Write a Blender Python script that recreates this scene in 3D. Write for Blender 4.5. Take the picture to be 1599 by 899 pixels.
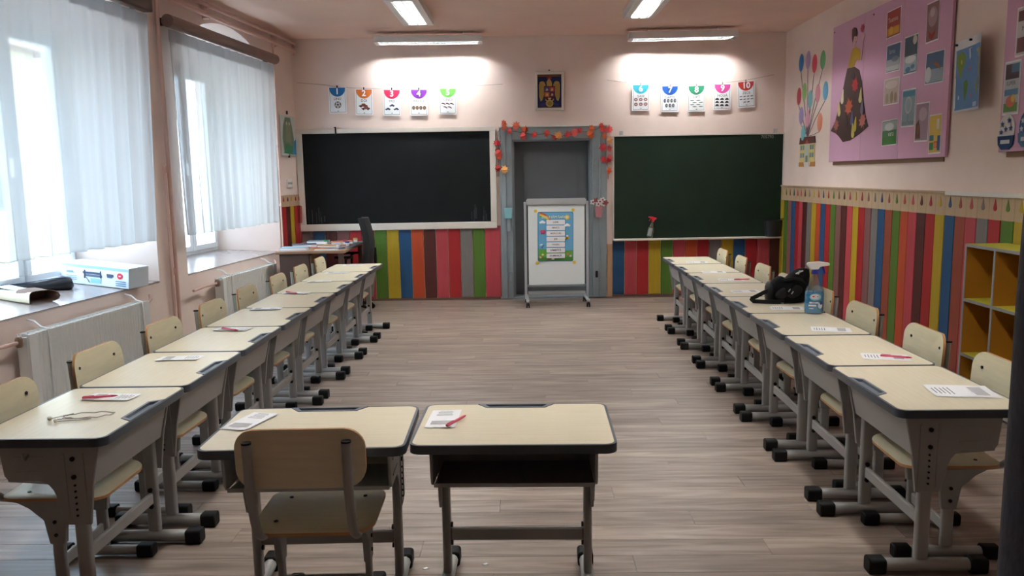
import bpy, bmesh, math, random
from mathutils import Matrix, Vector
random.seed(7)
PI = math.pi
scene = bpy.context.scene
for o in list(bpy.data.objects): bpy.data.objects.remove(o)
COL = scene.collection

# ------------------------------------------------------------------ camera
CAM_H = 1.50; PITCH, YAW, ROLL = 0.1388, 0.0197, -0.0166
cam_d = bpy.data.cameras.new('camera'); cam = bpy.data.objects.new('camera', cam_d); COL.objects.link(cam)
cam_d.sensor_fit = 'HORIZONTAL'; cam_d.sensor_width = 36; cam_d.lens = 1255.0 / 1599 * 36
cam_d.clip_start = 0.05; cam_d.clip_end = 200
_f = Vector((-math.sin(YAW) * math.cos(PITCH), math.cos(YAW) * math.cos(PITCH), -math.sin(PITCH)))
_r = Vector((math.cos(YAW), math.sin(YAW), 0)); _u = _r.cross(_f)
_r2 = _r * math.cos(ROLL) + _u * math.sin(ROLL); _u2 = _u * math.cos(ROLL) - _r * math.sin(ROLL)
_m = Matrix((_r2, _u2, -_f)).transposed().to_4x4(); _m.translation = (0, 0, CAM_H)
cam.matrix_world = _m
scene.camera = cam

# ------------------------------------------------------------------ world, exposure
SKY = 6.7            # overcast sky
TUBE = 190.0          # fluorescent tubes of the ceiling lamps
TUBEB = 225.0        # board lamps
scene.view_settings.view_transform = 'Standard'; scene.view_settings.look = 'None'
scene.view_settings.gamma = 1; scene.view_settings.use_curve_mapping = False
scene.view_settings.exposure = 1.2
w = bpy.data.worlds.new('sky'); scene.world = w; w.use_nodes = True
bg = w.node_tree.nodes['Background']; bg.inputs[0].default_value = (0.66, 0.83, 1.0, 1); bg.inputs[1].default_value = SKY
scene.cycles.use_denoising = True
scene.cycles.max_bounces = 10; scene.cycles.diffuse_bounces = 5; scene.cycles.transparent_max_bounces = 12
scene.cycles.sample_clamp_indirect = 6.0
scene.cycles.caustics_reflective = False; scene.cycles.caustics_refractive = False

# ------------------------------------------------------------------ frames of the room
D, AD = 9.81, 0.0295                       # wall with the boards
TL = 0.080; PL = Vector((-2.748, 9.729, 0))  # window wall
XR = 3.109; ZC = 3.13
class Frame:
    def __init__(s, o, a): s.o, s.a = Vector(o), a
    def at(s, u, off, z):
        c, q = math.cos(s.a), math.sin(s.a)
        return s.o + Vector((u * c + off * q, u * q - off * c, z))
BACK = Frame((0, D, 0), AD)
LEFT = Frame(PL, PI / 2 - TL)
RIGHT = Frame((XR, 9.902, 0), -PI / 2)       # u grows toward the camera

# ------------------------------------------------------------------ materials
def lin(c):
    c = c / 255.0
    return c / 12.92 if c <= 0.04045 else ((c + 0.055) / 1.055) ** 2.4
def rgb(*c): return (lin(c[0]), lin(c[1]), lin(c[2]), 1)
MATS = {}
def mat(key, c=(200, 200, 200), rough=0.5, metal=0.0, emit=0.0, noise=0.0, scale=8.0, bump=0.0, stretch=(1, 1, 1), spec=0.5):
    if key in MATS: return MATS[key]
    m = bpy.data.materials.new(key); m.use_nodes = True; MATS[key] = m
    nt = m.node_tree; b = nt.nodes['Principled BSDF']
    col = rgb(*c)
    b.inputs['Base Color'].default_value = col; b.inputs['Roughness'].default_value = rough
    b.inputs['Metallic'].default_value = metal; b.inputs['Specular IOR Level'].default_value = spec
    if emit:
        b.inputs['Emission Color'].default_value = col; b.inputs['Emission Strength'].default_value = emit
    if noise or bump:
        tc = nt.nodes.new('ShaderNodeTexCoord'); mp = nt.nodes.new('ShaderNodeMapping'); mp.inputs['Scale'].default_value = stretch
        nz = nt.nodes.new('ShaderNodeTexNoise'); nz.inputs['Scale'].default_value = scale; nz.inputs['Detail'].default_value = 6
        nt.links.new(tc.outputs['Object'], mp.inputs[0]); nt.links.new(mp.outputs[0], nz.inputs['Vector'])
        if noise:
            r = nt.nodes.new('ShaderNodeValToRGB')
            r.color_ramp.elements[0].position = 0.3; r.color_ramp.elements[1].position = 0.7
            r.color_ramp.elements[0].color = tuple(x * (1 - noise) for x in col[:3]) + (1,)
            r.color_ramp.elements[1].color = tuple(min(1, x * (1 + noise)) for x in col[:3]) + (1,)
            nt.links.new(nz.outputs[0], r.inputs[0]); nt.links.new(r.outputs[0], b.inputs['Base Color'])
        if bump:
            bp = nt.nodes.new('ShaderNodeBump'); bp.inputs['Strength'].default_value = bump; bp.inputs['Distance'].default_value = 0.01
            nt.links.new(nz.outputs[0], bp.inputs['Height']); nt.links.new(bp.outputs[0], b.inputs['Normal'])
    return m
def ink(*c): return mat('print_%d_%d_%d' % c, c, 0.6, spec=0.2)
def plaster():
    m = mat('pink_plaster', (239, 221, 212), 0.85, noise=0.05, scale=2.2, bump=0.12, spec=0.2)
    return m
def floor_mat():
    m = bpy.data.materials.new('laminate_floor'); m.use_nodes = True; nt = m.node_tree; b = nt.nodes['Principled BSDF']
    tc = nt.nodes.new('ShaderNodeTexCoord'); oi = nt.nodes.new('ShaderNodeObjectInfo')
    cmb = nt.nodes.new('ShaderNodeVectorMath'); cmb.operation = 'SCALE'; cmb.inputs[0].default_value = (37, 91, 13)
    nt.links.new(oi.outputs['Random'], cmb.inputs['Scale'])
    add = nt.nodes.new('ShaderNodeVectorMath'); add.operation = 'ADD'
    nt.links.new(tc.outputs['Object'], add.inputs[0]); nt.links.new(cmb.outputs[0], add.inputs[1])
    mp = nt.nodes.new('ShaderNodeMapping'); mp.inputs['Scale'].default_value = (1.0, 10, 1)
    nt.links.new(add.outputs[0], mp.inputs[0])
    nz = nt.nodes.new('ShaderNodeTexNoise'); nz.inputs['Scale'].default_value = 2.2; nz.inputs['Detail'].default_value = 7; nz.inputs['Distortion'].default_value = 0.6
    nt.links.new(mp.outputs[0], nz.inputs['Vector'])
    r = nt.nodes.new('ShaderNodeValToRGB'); e = r.color_ramp.elements
    e[0].position = 0.28; e[0].color = rgb(106, 94, 86); e[1].position = 0.72; e[1].color = rgb(162, 147, 136)
    k = r.color_ramp.elements.new(0.5); k.color = rgb(136, 121, 111)
    nt.links.new(nz.outputs[0], r.inputs[0])
    hs = nt.nodes.new('ShaderNodeHueSaturation'); mr = nt.nodes.new('ShaderNodeMapRange')
    mr.inputs['To Min'].default_value = 0.83; mr.inputs['To Max'].default_value = 1.15
    nt.links.new(oi.outputs['Random'], mr.inputs['Value']); nt.links.new(mr.outputs[0], hs.inputs['Value']); nt.links.new(r.outputs[0], hs.inputs['Color'])
    nt.links.new(hs.outputs[0], b.inputs['Base Color'])
    b.inputs['Roughness'].default_value = 0.42; b.inputs['Specular IOR Level'].default_value = 0.4
    return m
def grain(key, c, amt=0.06, rough=0.4, st=(2, 30, 30), scale=2.0):
    return mat(key, c, rough, noise=amt, scale=scale, stretch=st)
def cloth_mat(key, c, transp, tl):
    m = bpy.data.materials.new(key); m.use_nodes = True; nt = m.node_tree; nt.nodes.clear()
    out = nt.nodes.new('ShaderNodeOutputMaterial'); d = nt.nodes.new('ShaderNodeBsdfDiffuse'); t = nt.nodes.new('ShaderNodeBsdfTranslucent')
    tr = nt.nodes.new('ShaderNodeBsdfTransparent'); m1 = nt.nodes.new('ShaderNodeMixShader'); m2 = nt.nodes.new('ShaderNodeMixShader')
    d.inputs[0].default_value = rgb(*c); t.inputs[0].default_value = rgb(*tl)
    m1.inputs[0].default_value = 0.5; m2.inputs[0].default_value = transp
    nt.links.new(d.outputs[0], m1.inputs[1]); nt.links.new(t.outputs[0], m1.inputs[2])
    nt.links.new(m1.outputs[0], m2.inputs[1]); nt.links.new(tr.outputs[0], m2.inputs[2]); nt.links.new(m2.outputs[0], out.inputs[0])
    return m
def glass_mat(key, tint=(1, 1, 1), refl=0.06):
    m = bpy.data.materials.new(key); m.use_nodes = True; nt = m.node_tree; nt.nodes.clear()
    out = nt.nodes.new('ShaderNodeOutputMaterial'); tr = nt.nodes.new('ShaderNodeBsdfTransparent'); g = nt.nodes.new('ShaderNodeBsdfGlossy')
    mx = nt.nodes.new('ShaderNodeMixShader'); tr.inputs[0].default_value = (*tint, 1); g.inputs['Roughness'].default_value = 0.03
    mx.inputs[0].default_value = refl
    nt.links.new(tr.outputs[0], mx.inputs[1]); nt.links.new(g.outputs[0], mx.inputs[2]); nt.links.new(mx.outputs[0], out.inputs[0])
    return m

# ------------------------------------------------------------------ mesh helpers
class MB:
    def __init__(s): s.v = []; s.f = []; s.m = []; s.mi = 0
    def add(s, vs, fs):
        n = len(s.v); s.v += [tuple(p) for p in vs]
        for f in fs: s.f.append([i + n for i in f]); s.m.append(s.mi)
        return s
    def box(s, x0, x1, y0, y1, z0, z1):
        vs = [(x0, y0, z0), (x1, y0, z0), (x1, y1, z0), (x0, y1, z0), (x0, y0, z1), (x1, y0, z1), (x1, y1, z1), (x0, y1, z1)]
        return s.add(vs, [(0, 3, 2, 1), (4, 5, 6, 7), (0, 1, 5, 4), (1, 2, 6, 5), (2, 3, 7, 6), (3, 0, 4, 7)])
    def prism(s, poly, ax, a, b):
        def P(p, t): return (p[0], p[1], t) if ax == 'z' else ((p[0], t, p[1]) if ax == 'y' else (t, p[0], p[1]))
        n = len(poly); vs = [P(p, a) for p in poly] + [P(p, b) for p in poly]
        return s.add(vs, [list(range(n)), list(range(2 * n - 1, n - 1, -1))] + [(i, (i + 1) % n, n + (i + 1) % n, n + i) for i in range(n)])
    def ring(s, A, B, z0, z1):
        n = len(A); vs = [(*p, z0) for p in A] + [(*p, z1) for p in A] + [(*p, z0) for p in B] + [(*p, z1) for p in B]
        fs = []
        for i in range(n):
            j = (i + 1) % n
            fs += [(i, j, n + j, n + i), (2 * n + j, 2 * n + i, 3 * n + i, 3 * n + j), (n + i, n + j, 3 * n + j, 3 * n + i), (j, i, 2 * n + i, 2 * n + j)]
        return s.add(vs, fs)
    def tube(s, path, r, n=8, closed=False, flat=1.0):
        P = [Vector(p) for p in path]; k = len(P); rings = []; up = None
        for i in range(k):
            if closed: t = (P[(i + 1) % k] - P[i - 1])
            else: t = P[min(i + 1, k - 1)] - P[max(i - 1, 0)]
            t.normalize()
            if up is None:
                up = Vector((0, 0, 1)) if abs(t.z) < 0.9 else Vector((0, 1, 0))
            up = (up - t * up.dot(t)).normalized(); sd = t.cross(up)
            rr = r[i] if isinstance(r, (list, tuple)) else r
            rings.append([P[i] + (up * math.sin(a) * flat + sd * math.cos(a)) * rr for a in (2 * PI * q / n for q in range(n))])
        vs = [p for R in rings for p in R]; fs = []
        for i in range(k if closed else k - 1):
            j = (i + 1) % k
            for q in range(n):
                q2 = (q + 1) % n; fs.append((i * n + q, i * n + q2, j * n + q2, j * n + q))
        if not closed: fs += [list(range(n))[::-1], [(k - 1) * n + q for q in range(n)]]
        return s.add(vs, fs)
    def lathe(s, prof, n=20, c=(0, 0, 0), sx=1, sy=1):
        vs = []; fs = []; k = len(prof)
        for (r, z) in prof:
            for q in range(n):
                a = 2 * PI * q / n; vs.append((c[0] + r * math.cos(a) * sx, c[1] + r * math.sin(a) * sy, c[2] + z))
        for i in range(k - 1):
            for q in range(n):
                q2 = (q + 1) % n; fs.append((i * n + q, i * n + q2, (i + 1) * n + q2, (i + 1) * n + q))
        fs += [list(range(n))[::-1], [(k - 1) * n + q for q in range(n)]]
        return s.add(vs, fs)
    def disc(s, c, r, ax='y', t=0.004, n=12):
        poly = [(r * math.cos(2 * PI * q / n), r * math.sin(2 * PI * q / n)) for q in range(n)]
        if ax == 'y': return s.prism([(c[0] + x, c[2] + y) for x, y in poly], 'y', c[1] - t / 2, c[1] + t / 2)
        if ax == 'x': return s.prism([(c[1] + x, c[2] + y) for x, y in poly], 'x', c[0] - t / 2, c[0] + t / 2)
        return s.prism([(c[0] + x, c[1] + y) for x, y in poly], 'z', c[2] - t / 2, c[2] + t / 2)
    def poly(s, pts): return s.add(pts, [list(range(len(pts)))])
    def grid(s, nu, nv, fn):
        vs = [fn(i / nu, j / nv) for j in range(nv + 1) for i in range(nu + 1)]
        return s.add(vs, [(j * (nu + 1) + i, j * (nu + 1) + i + 1, (j + 1) * (nu + 1) + i + 1, (j + 1) * (nu + 1) + i) for j in range(nv) for i in range(nu)])
    def mesh(s, name, mats, bevel=0, smooth=None, recalc=True, seg=1):
        me = bpy.data.meshes.new(name); me.from_pydata(s.v, [], s.f)
        if not isinstance(mats, (list, tuple)): mats = [mats]
        for m in mats: me.materials.append(m)
        for p, mi in zip(me.polygons, s.m): p.material_index = mi
        if recalc or bevel:
            bm = bmesh.new(); bm.from_mesh(me)
            if recalc: bmesh.ops.recalc_face_normals(bm, faces=bm.faces)
            if bevel:
                es = [e for e in bm.edges if len(e.link_faces) == 2 and e.calc_face_angle(0) > 0.6]
                bmesh.ops.bevel(bm, geom=es, offset=bevel, segments=seg, affect='EDGES', clamp_overlap=True)
            bm.to_mesh(me); bm.free()
        if smooth is not None:
            for p in me.polygons: p.use_smooth = True
            me.set_sharp_from_angle(angle=smooth)
        return me
    def build(s, name, mats, parent=None, **k):
        return link(name, s.mesh(name, mats, **k), parent)
def link(name, me, parent=None):
    o = bpy.data.objects.new(name, me); COL.objects.link(o)
    if parent is not None: o.parent = parent
    return o
def tag(o, label, cat, group=None):
    o['label'] = label; o['category'] = cat
    if group: o['group'] = group
    return o
def thing(name, label, cat, loc=(0, 0, 0), rz=0, group=None):
    o = bpy.data.objects.new(name, None); COL.objects.link(o); o.empty_display_size = 0.05
    o.location = loc; o.rotation_euler = (0, 0, rz)
    return tag(o, label, cat, group)
def structure(o): o['kind'] = 'structure'; return o
def put(o, fr, u, off, z): o.location = fr.at(u, off, z); o.rotation_euler = (0, 0, fr.a); return o
def wall_thing(fr, u, off, z, name, label, cat, group=None): return thing(name, label, cat, fr.at(u, off, z), fr.a, group)
def copy_tree(o, parent=None):
    c = o.copy(); COL.objects.link(c)
    if parent is not None: c.parent = parent
    for ch in o.children: copy_tree(ch, c)
    return c
def rrect(w_, h_, r, n=5, cx=0, cy=0):
    out = []
    for (sx, sy, a0) in ((1, 1, 0), (-1, 1, PI / 2), (-1, -1, PI), (1, -1, 1.5 * PI)):
        for i in range(n + 1):
            a = a0 + PI / 2 * i / n
            out.append((cx + sx * (w_ / 2 - r) + r * math.cos(a), cy + sy * (h_ / 2 - r) + r * math.sin(a)))
    return out
def ell(cx, cy, rx, ry, n=14, a0=0, a1=2 * PI, rot=0):
    full = abs(a1 - a0) > 6.2; k = n if full else n + 1; out = []
    for i in range(k):
        a = a0 + (a1 - a0) * i / n; x, y = rx * math.cos(a), ry * math.sin(a)
        out.append((cx + x * math.cos(rot) - y * math.sin(rot), cy + x * math.sin(rot) + y * math.cos(rot)))
    return out
class Print:
    """flat print: coloured outlines a hair above a sheet, seen from -y"""
    def __init__(s): s.b = MB(); s.mats = []; s.k = 0
    def p(s, c, pts, bump=1):
        m = ink(*c)
        if m not in s.mats: s.mats.append(m)
        s.b.mi = s.mats.index(m); s.k += bump
        s.b.poly([(x, -0.0004 * s.k, z) for x, z in pts]); return s
    def rect(s, c, x0, x1, z0, z1, bump=1): return s.p(c, [(x0, z0), (x1, z0), (x1, z1), (x0, z1)], bump)
    def ell(s, c, cx, cz, rx, rz, n=14, rot=0, bump=1): return s.p(c, ell(cx, cz, rx, rz, n, rot=rot), bump)
    def build(s, name, parent, y=0.0):
        o = s.b.build(name, s.mats, parent, recalc=False); o.location.y = y; return o
_txt = {}
def text_mesh(body, size, m, bold=0.0, extrude=0.0):
    key = (body, size, m.name, bold)
    if key in _txt: return _txt[key]
    cu = bpy.data.curves.new('t', 'FONT'); cu.body = body; cu.size = size; cu.align_x = 'CENTER'; cu.align_y = 'CENTER'; cu.offset = bold; cu.resolution_u = 3
    o = bpy.data.objects.new('t', cu); COL.objects.link(o); bpy.context.view_layer.update()
    me = bpy.data.meshes.new_from_object(o.evaluated_get(bpy.context.evaluated_depsgraph_get()))
    bpy.data.objects.remove(o); me.transform(Matrix.Rotation(PI / 2, 4, 'X')); me.materials.clear(); me.materials.append(m)
    _txt[key] = me; return me
def text(body, size, m, parent, x, y, z, bold=0.0, name='lettering'):
    o = link(name, text_mesh(body, size, m, bold), parent); o.location = (x, y, z); return o

# ------------------------------------------------------------------ shared materials
M_wall = plaster()
M_ceil = mat('pink_ceiling', (238, 208, 193), 0.9, noise=0.05, scale=1.5, spec=0.1)
M_floor = floor_mat()
M_white = mat('white_paint', (232, 230, 224), 0.5)
M_pvc = mat('white_pvc', (240, 243, 245), 0.3)
M_trim = mat('brown_skirting', (120, 92, 80), 0.5)
M_raw = grain('raw_pine', (205, 165, 128), 0.08, 0.7, (8, 8, 1), 3)
M_gap = mat('pine_gap', (206, 178, 150), 0.8)
M_metal = mat('grey_powder_coat', (160, 160, 158), 0.42, spec=0.4)
M_lam = grain('maple_laminate', (226, 217, 192), 0.045, 0.3, (3, 40, 3), 2.0)
M_band = mat('slate_edge_band', (70, 78, 88), 0.35)
M_tray = mat('slate_tray', (108, 116, 126), 0.35)
M_ply = grain('beech_ply', (228, 220, 190), 0.05, 0.42, (3, 30, 30), 2.0)
M_plyedge = mat('ply_edge', (186, 140, 92), 0.6)
M_black = mat('black_rubber', (14, 14, 15), 0.6, spec=0.2)
M_bolt = mat('dark_bolt', (30, 28, 28), 0.4, 0.6)
M_steel = mat('bright_steel', (200, 200, 200), 0.3, 0.9)
M_paper = mat('white_paper', (246, 247, 250), 0.7, spec=0.2)
M_grey = mat('door_grey', (142, 153, 158), 0.45, noise=0.05, scale=5)
M_doorleaf = mat('dark_grey_door', (100, 106, 110), 0.5, noise=0.1, scale=2)
M_rad = mat('radiator_enamel', (226, 228, 226), 0.4)
M_pipe = mat('pink_pipe_paint', (216, 182, 170), 0.5)
M_rod = mat('dark_brown_wood', (74, 56, 48), 0.5, noise=0.15, scale=6, stretch=(1, 10, 10))
M_glass = glass_mat('window_glass', (0.97, 0.99, 1.0), 0.05)
M_tulle = cloth_mat('white_tulle', (232, 236, 240), 0.14, (164, 168, 172))

# ================================================================== THE SETTING
Y0 = -0.8
# floor slab and laminate planks (planks run across the room)
b = MB(); b.box(-4.0, XR + 0.1, 1.9, 10.2, -0.12, -0.013); b.box(-4.0, XR + 0.1, Y0 - 0.2, 1.9, -0.12, 0)
floor = structure(b.build('floor', M_floor))
PWD, PLN = 0.140, 1.40
def plank_mesh(l):
    b = MB(); b.box(-l / 2 + 0.0006, l / 2 - 0.0006, -PWD / 2 + 0.0007, PWD / 2 - 0.0007, -0.0125, 0); return b.mesh('floor_plank', M_floor, bevel=0.001)
_pm = {}
row = 0; y = 1.9
while y < 9.72:
    x = -3.45 - [0.0, 0.85, 0.35, 1.15, 0.6][row % 5] + random.uniform(-0.05, 0.05); xe = XR
    yc = y + PWD / 2; xl = PL.x - TL * (PL.y - yc) - 0.02; yw = D
    while x < xe:
        a, c = max(x, xl), min(x + PLN, xe)
        if c - a > 0.05:
            l = round(c - a, 2)
            if l not in _pm: _pm[l] = plank_mesh(l)
            o = link('floor_plank', _pm[l], floor); o.location = ((a + c) / 2, yc, 0)
        x += PLN
    row += 1; y += PWD
# ceiling, wall behind the camera
structure(MB().box(-4.2, XR + 0.3, Y0 - 0.2, 10.4, ZC, ZC + 0.15).build('ceiling', M_ceil))
structure(MB().box(-4.2, XR + 0.3, Y0 - 0.2, Y0, -0.1, ZC).build('wall_rear', M_wall))
# right wall
b = MB(); b.box(-0.5, 9.902 - Y0 + 0.2, 0.0, 0.25, -0.1, ZC)
wall_right = structure(put(b.build('wall_right', M_wall), RIGHT, 0, 0, 0))
# wall with the boards: opening for the door
OU0, OU1, OZ = -0.172, 0.80, 1.935
b = MB(); b.box(-3.2, OU0, 0, 0.4, -0.1, ZC); b.box(OU1, 3.5, 0, 0.4, -0.1, ZC); b.box(OU0, OU1, 0, 0.4, OZ, ZC)
wall_back = structure(put(b.build('wall_back', M_wall), BACK, 0, 0, 0))
# window wall with deep arched niches
WINS = [(-2.80, -0.66, -2.70, -1.00), (-5.45, -3.27, -5.27, -3.46)]
ZS, ZSB, ND = 0.69, 0.745, 0.60         # sill front / back height, niche depth
ZB0, ZB1 = 0.745, 2.62                  # window opening at the back of the niche
b = MB(); NA = 14
def arch(s0, s1, i):
    t = i / NA; s = s0 + (s1 - s0) * t; h = (s1 - s0) / 2; sag = 0.37; R = (h * h + sag * sag) / (2 * sag)
    return s, 2.61 + math.sqrt(max(0, R * R - (s - (s0 + s1) / 2) ** 2)) - (R - sag)
edge = 0.3
for (s0, s1, q0, q1) in WINS:
    b.poly([(s1, 0, -0.1), (edge, 0, -0.1), (edge, 0, ZC), (s1, 0, ZC)]); edge = s0
    b.poly([(s0, 0, -0.1), (s1, 0, -0.1), (s1, 0, ZS), (s0, 0, ZS)])
    F = [arch(s0, s1, i) for i in range(NA + 1)]
    for i in range(NA):
        b.poly([(F[i][0], 0, F[i][1]), (F[i + 1][0], 0, F[i + 1][1]), (F[i + 1][0], 0, ZC), (F[i][0], 0, ZC)])
        a, c = q0 + (q1 - q0) * i / NA, q0 + (q1 - q0) * (i + 1) / NA
        b.poly([(F[i][0], 0, F[i][1]), (F[i + 1][0], 0, F[i + 1][1]), (c, ND, ZB1), (a, ND, ZB1)])
    b.poly([(s0, 0, ZS), (s0, 0, F[0][1]), (q0, ND, ZB1), (q0, ND, ZB0)])
    b.poly([(s1, 0, ZS), (s1, 0, F[-1][1]), (q1, ND, ZB1), (q1, ND, ZB0)])
    # outer shell so no light leaks round the window
    for (x0, x1, z0, z1) in ((s0 - 0.2, q0, -0.1, ZC), (q1, s1 + 0.2, -0.1, ZC), (q0, q1, -0.1, ZB0), (q0, q1, ZB1, ZC)):
        b.box(x0, x1, ND, ND + 0.12, z0, z1)
b.poly([(-10.8, 0, -0.1), (edge, 0, -0.1), (edge, 0, ZC), (-10.8, 0, ZC)])
wall_left = structure(put(b.build('wall_left', M_wall, recalc=False), LEFT, 0, 0, 0))
M_sill = mat('grey_sill_stone', (150, 140, 137), 0.18, noise=0.05, scale=6)
for k, (s0, s1, q0, q1) in enumerate(WINS):
    b = MB(); b.add([(s0, 0, ZS - 0.01), (s1, 0, ZS - 0.01), (q1, ND, ZSB - 0.01), (q0, ND, ZSB - 0.01), (s0, 0, ZS + 0.004), (s1, 0, ZS + 0.004), (q1, ND, ZSB + 0.004), (q0, ND, ZSB + 0.004)],
                    [(0, 3, 2, 1), (4, 5, 6, 7), (0, 1, 5, 4), (1, 2, 6, 5), (2, 3, 7, 6), (3, 0, 4, 7)])
    o = b.build('window_sill', M_sill, wall_left)
    # window: outer frame, three casements with panes
    wn = bpy.data.objects.new('window_%d' % (k + 1), None); COL.objects.link(wn); structure(wn); put(wn, LEFT, q0, 0, 0)
    wd = q1 - q0; f = 0.045
    b = MB(); b.box(0, wd, ND - 0.02, ND + 0.05, ZB0, ZB0 + f); b.box(0, wd, ND - 0.02, ND + 0.05, ZB1 - f, ZB1)
    n = 3; cw = (wd - f * (n + 1)) / n
    for i in range(n + 1): b.box(i * (cw + f), i * (cw + f) + f, ND - 0.02, ND + 0.05, ZB0 + f, ZB1 - f)
    b.build('window_frame', M_pvc, wn, bevel=0.004)
    for i in range(n):
        x0 = f + i * (cw + f); x1 = x0 + cw; z0, z1 = ZB0 + f, ZB1 - f; g = 0.05
        b = MB(); yy0, yy1 = ND - 0.04, ND + 0.02
        b.box(x0 - .01, x1 + .01, yy0, yy1, z0 - .01, z0 + g); b.box(x0 - .01, x1 + .01, yy0, yy1, z1 - g, z1 + .01)
        b.box(x0 - .01, x0 + g, yy0, yy1, z0 + g, z1 - g); b.box(x1 - g, x1 + .01, yy0, yy1, z0 + g, z1 - g)
        cs = b.build('casement', M_pvc, wn, bevel=0.005)
        MB().box(x0 + g, x1 - g, ND - 0.012, ND - 0.006, z0 + g, z1 - g).build('pane', M_glass, cs)
        if i < n - 1:
            MB().box(x1 - 0.035, x1 - 0.015, ND - 0.075, ND - 0.04, 1.55, 1.68).build('handle', M_pvc, cs, bevel=0.004)
# skirting
b = MB(); b.box(-2.76, OU0 - 0.16, -0.018, 0, 0, 0.028); structure(put(b.build('baseboard_back', M_trim), BACK, 0, 0, 0))
b = MB(); b.box(OU1 + 0.18, 3.1, -0.018, 0, 0, 0.028); structure(put(b.build('baseboard_door_side', M_trim), BACK, 0, 0, 0))
b = MB(); b.box(0.05, 10.6, -0.016, 0, 0, 0.03); structure(put(b.build('baseboard_right', M_trim), RIGHT, 0, 0, 0))
b = MB(); b.box(-10.4, 0, -0.016, 0, 0, 0.05); structure(put(b.build('baseboard_left', M_trim), LEFT, 0, 0, 0))

# door frame (architrave), reveal and dark door leaf
tr = bpy.data.objects.new('trim_1', None); COL.objects.link(tr); structure(tr); put(tr, BACK, 0, 0, 0)
fu0, fu1, fz = -0.318, 0.972, 2.07
MB().box(fu0, OU0 + 0.005, -0.035, 0, 0, fz).build('jamb', M_grey, tr, bevel=0.006)
MB().box(OU1 - 0.005, fu1, -0.035, 0, 0, fz).build('jamb', M_grey, tr, bevel=0.006)
MB().box(OU0 + 0.005, OU1 - 0.005, -0.035, 0, OZ - 0.01, fz).build('head', M_grey, tr, bevel=0.006)
MB().box(fu0 + 0.012, OU0 - 0.07, -0.05, -0.035, 0, fz - 0.02).build('moulding', M_grey, tr, bevel=0.006)
MB().box(OU1 + 0.075, OU1 + 0.10, -0.05, -0.035, 0, fz - 0.06).build('moulding', M_grey, tr, bevel=0.006)
MB().box(fu0 - 0.01, fu1 + 0.01, -0.045, 0, fz, fz + 0.022).build('cap', M_white, tr, bevel=0.004)
MB().box(OU0 - 0.001, OU0 + 0.03, 0, 0.24, 0, OZ).build('reveal', M_grey, tr)
MB().box(OU1 - 0.03, OU1 + 0.001, 0, 0.24, 0, OZ).build('reveal', M_grey, tr)
MB().box(OU0, OU1, 0, 0.24, OZ - 0.03, OZ + 0.001).build('reveal', M_grey, tr)
MB().box(OU0, OU1, -0.02, 0.26, 0.0, 0.022).build('threshold', M_grey, tr, bevel=0.004)
for z in (0.22, 1.62):
    MB().box(OU0 - 0.05, OU0 - 0.015, -0.055, -0.035, z, z + 0.11).build('hinge', M_grey, tr, bevel=0.004)
MB().box(OU1 + 0.03, OU1 + 0.06, -0.065, -0.035, 0.25, 0.33).build('latch', M_bolt, tr, bevel=0.005)
MB().box(OU1 + 0.02, OU1 + 0.06, -0.06, -0.035, 1.60, 1.68).build('hinge', M_grey, tr, bevel=0.004)
d1 = bpy.data.objects.new('door_1', None); COL.objects.link(d1); structure(d1); put(d1, BACK, 0, 0, 0)
MB().box(OU0 + 0.03, OU1 - 0.03, 0.19, 0.23, 0.02, OZ - 0.03).build('door_leaf', M_doorleaf, d1, bevel=0.003)
for (z0, z1) in ((0.12, 0.55), (0.68, 1.75)):
    b = MB(); x0, x1 = OU0 + 0.15, OU1 - 0.15
    b.box(x0, x1, 0.178, 0.19, z0, z0 + 0.02); b.box(x0, x1, 0.178, 0.19, z1 - 0.02, z1); b.box(x0, x0 + 0.02, 0.178, 0.19, z0, z1); b.box(x1 - 0.02, x1, 0.178, 0.19, z0, z1)
    b.build('panel_moulding', M_doorleaf, d1)
MB().tube([(OU1 - 0.09, 0.19, 0.98), (OU1 - 0.09, 0.14, 0.98), (OU1 - 0.20, 0.14, 0.98)], 0.01, 8).build('door_handle', M_bolt, d1, smooth=0.7)

# painted pencil boards (wainscot)
PC = {'yel': (186, 160, 40), 'grn': (82, 120, 42), 'mau': (134, 88, 86), 'blu': (34, 82, 126), 'red': (166, 34, 40), 'ros': (186, 70, 80),
      'mar': (80, 34, 32), 'gry': (124, 120, 118), 'org': (188, 76, 42), 'brn': (152, 72, 54)}
M_pen = {k: grain('paint_' + k, v, 0.07, 0.5, (10, 10, 1), 3) for k, v in PC.items()}
M_tip = grain('pencil_wood', (188, 164, 134), 0.06, 0.7, (6, 6, 1), 3)
def pencil(wall, x0, x1, z0, z1, k, tip=None, side=1):
    b = MB(); b.box(x0 + 0.0045, x1 - 0.0045, -0.020 - random.uniform(0, 0.002), -0.006, z0, z1)
    o = b.build('pencil_board', M_pen[k], wall, bevel=0.0015)
    if tip:
        MB().box(x0 + 0.001, x1 - 0.001, -0.019, -0.006, z1, tip).build('tip', M_tip, o, bevel=0.001)
        xm = (x0 + x1) / 2; zb, zt = z1 + 0.058, tip - 0.022; r = 0.019
        pts = [(xm + r * math.cos(a), zb + r + r * math.sin(a)) for a in [PI * (0.15 - 1.3 * i / 8) for i in range(9)]] + [(xm, zt)]
        MB().prism(pts, 'y', -0.0225, -0.019).build('lead', M_pen[k], o)
    return o
BZ = 1.158; TZ = 1.318
MB().box(-2.765, fu0, -0.007, 0, 0.028, 0.90).build('backing', M_gap, wall_back)
MB().box(1.04, 3.118, -0.007, 0, 0.028, 0.72).build('backing', M_gap, wall_back)
lx = [-2.752 + 0.1492 * i for i in range(17)]; lx[-1] = -0.32
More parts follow.
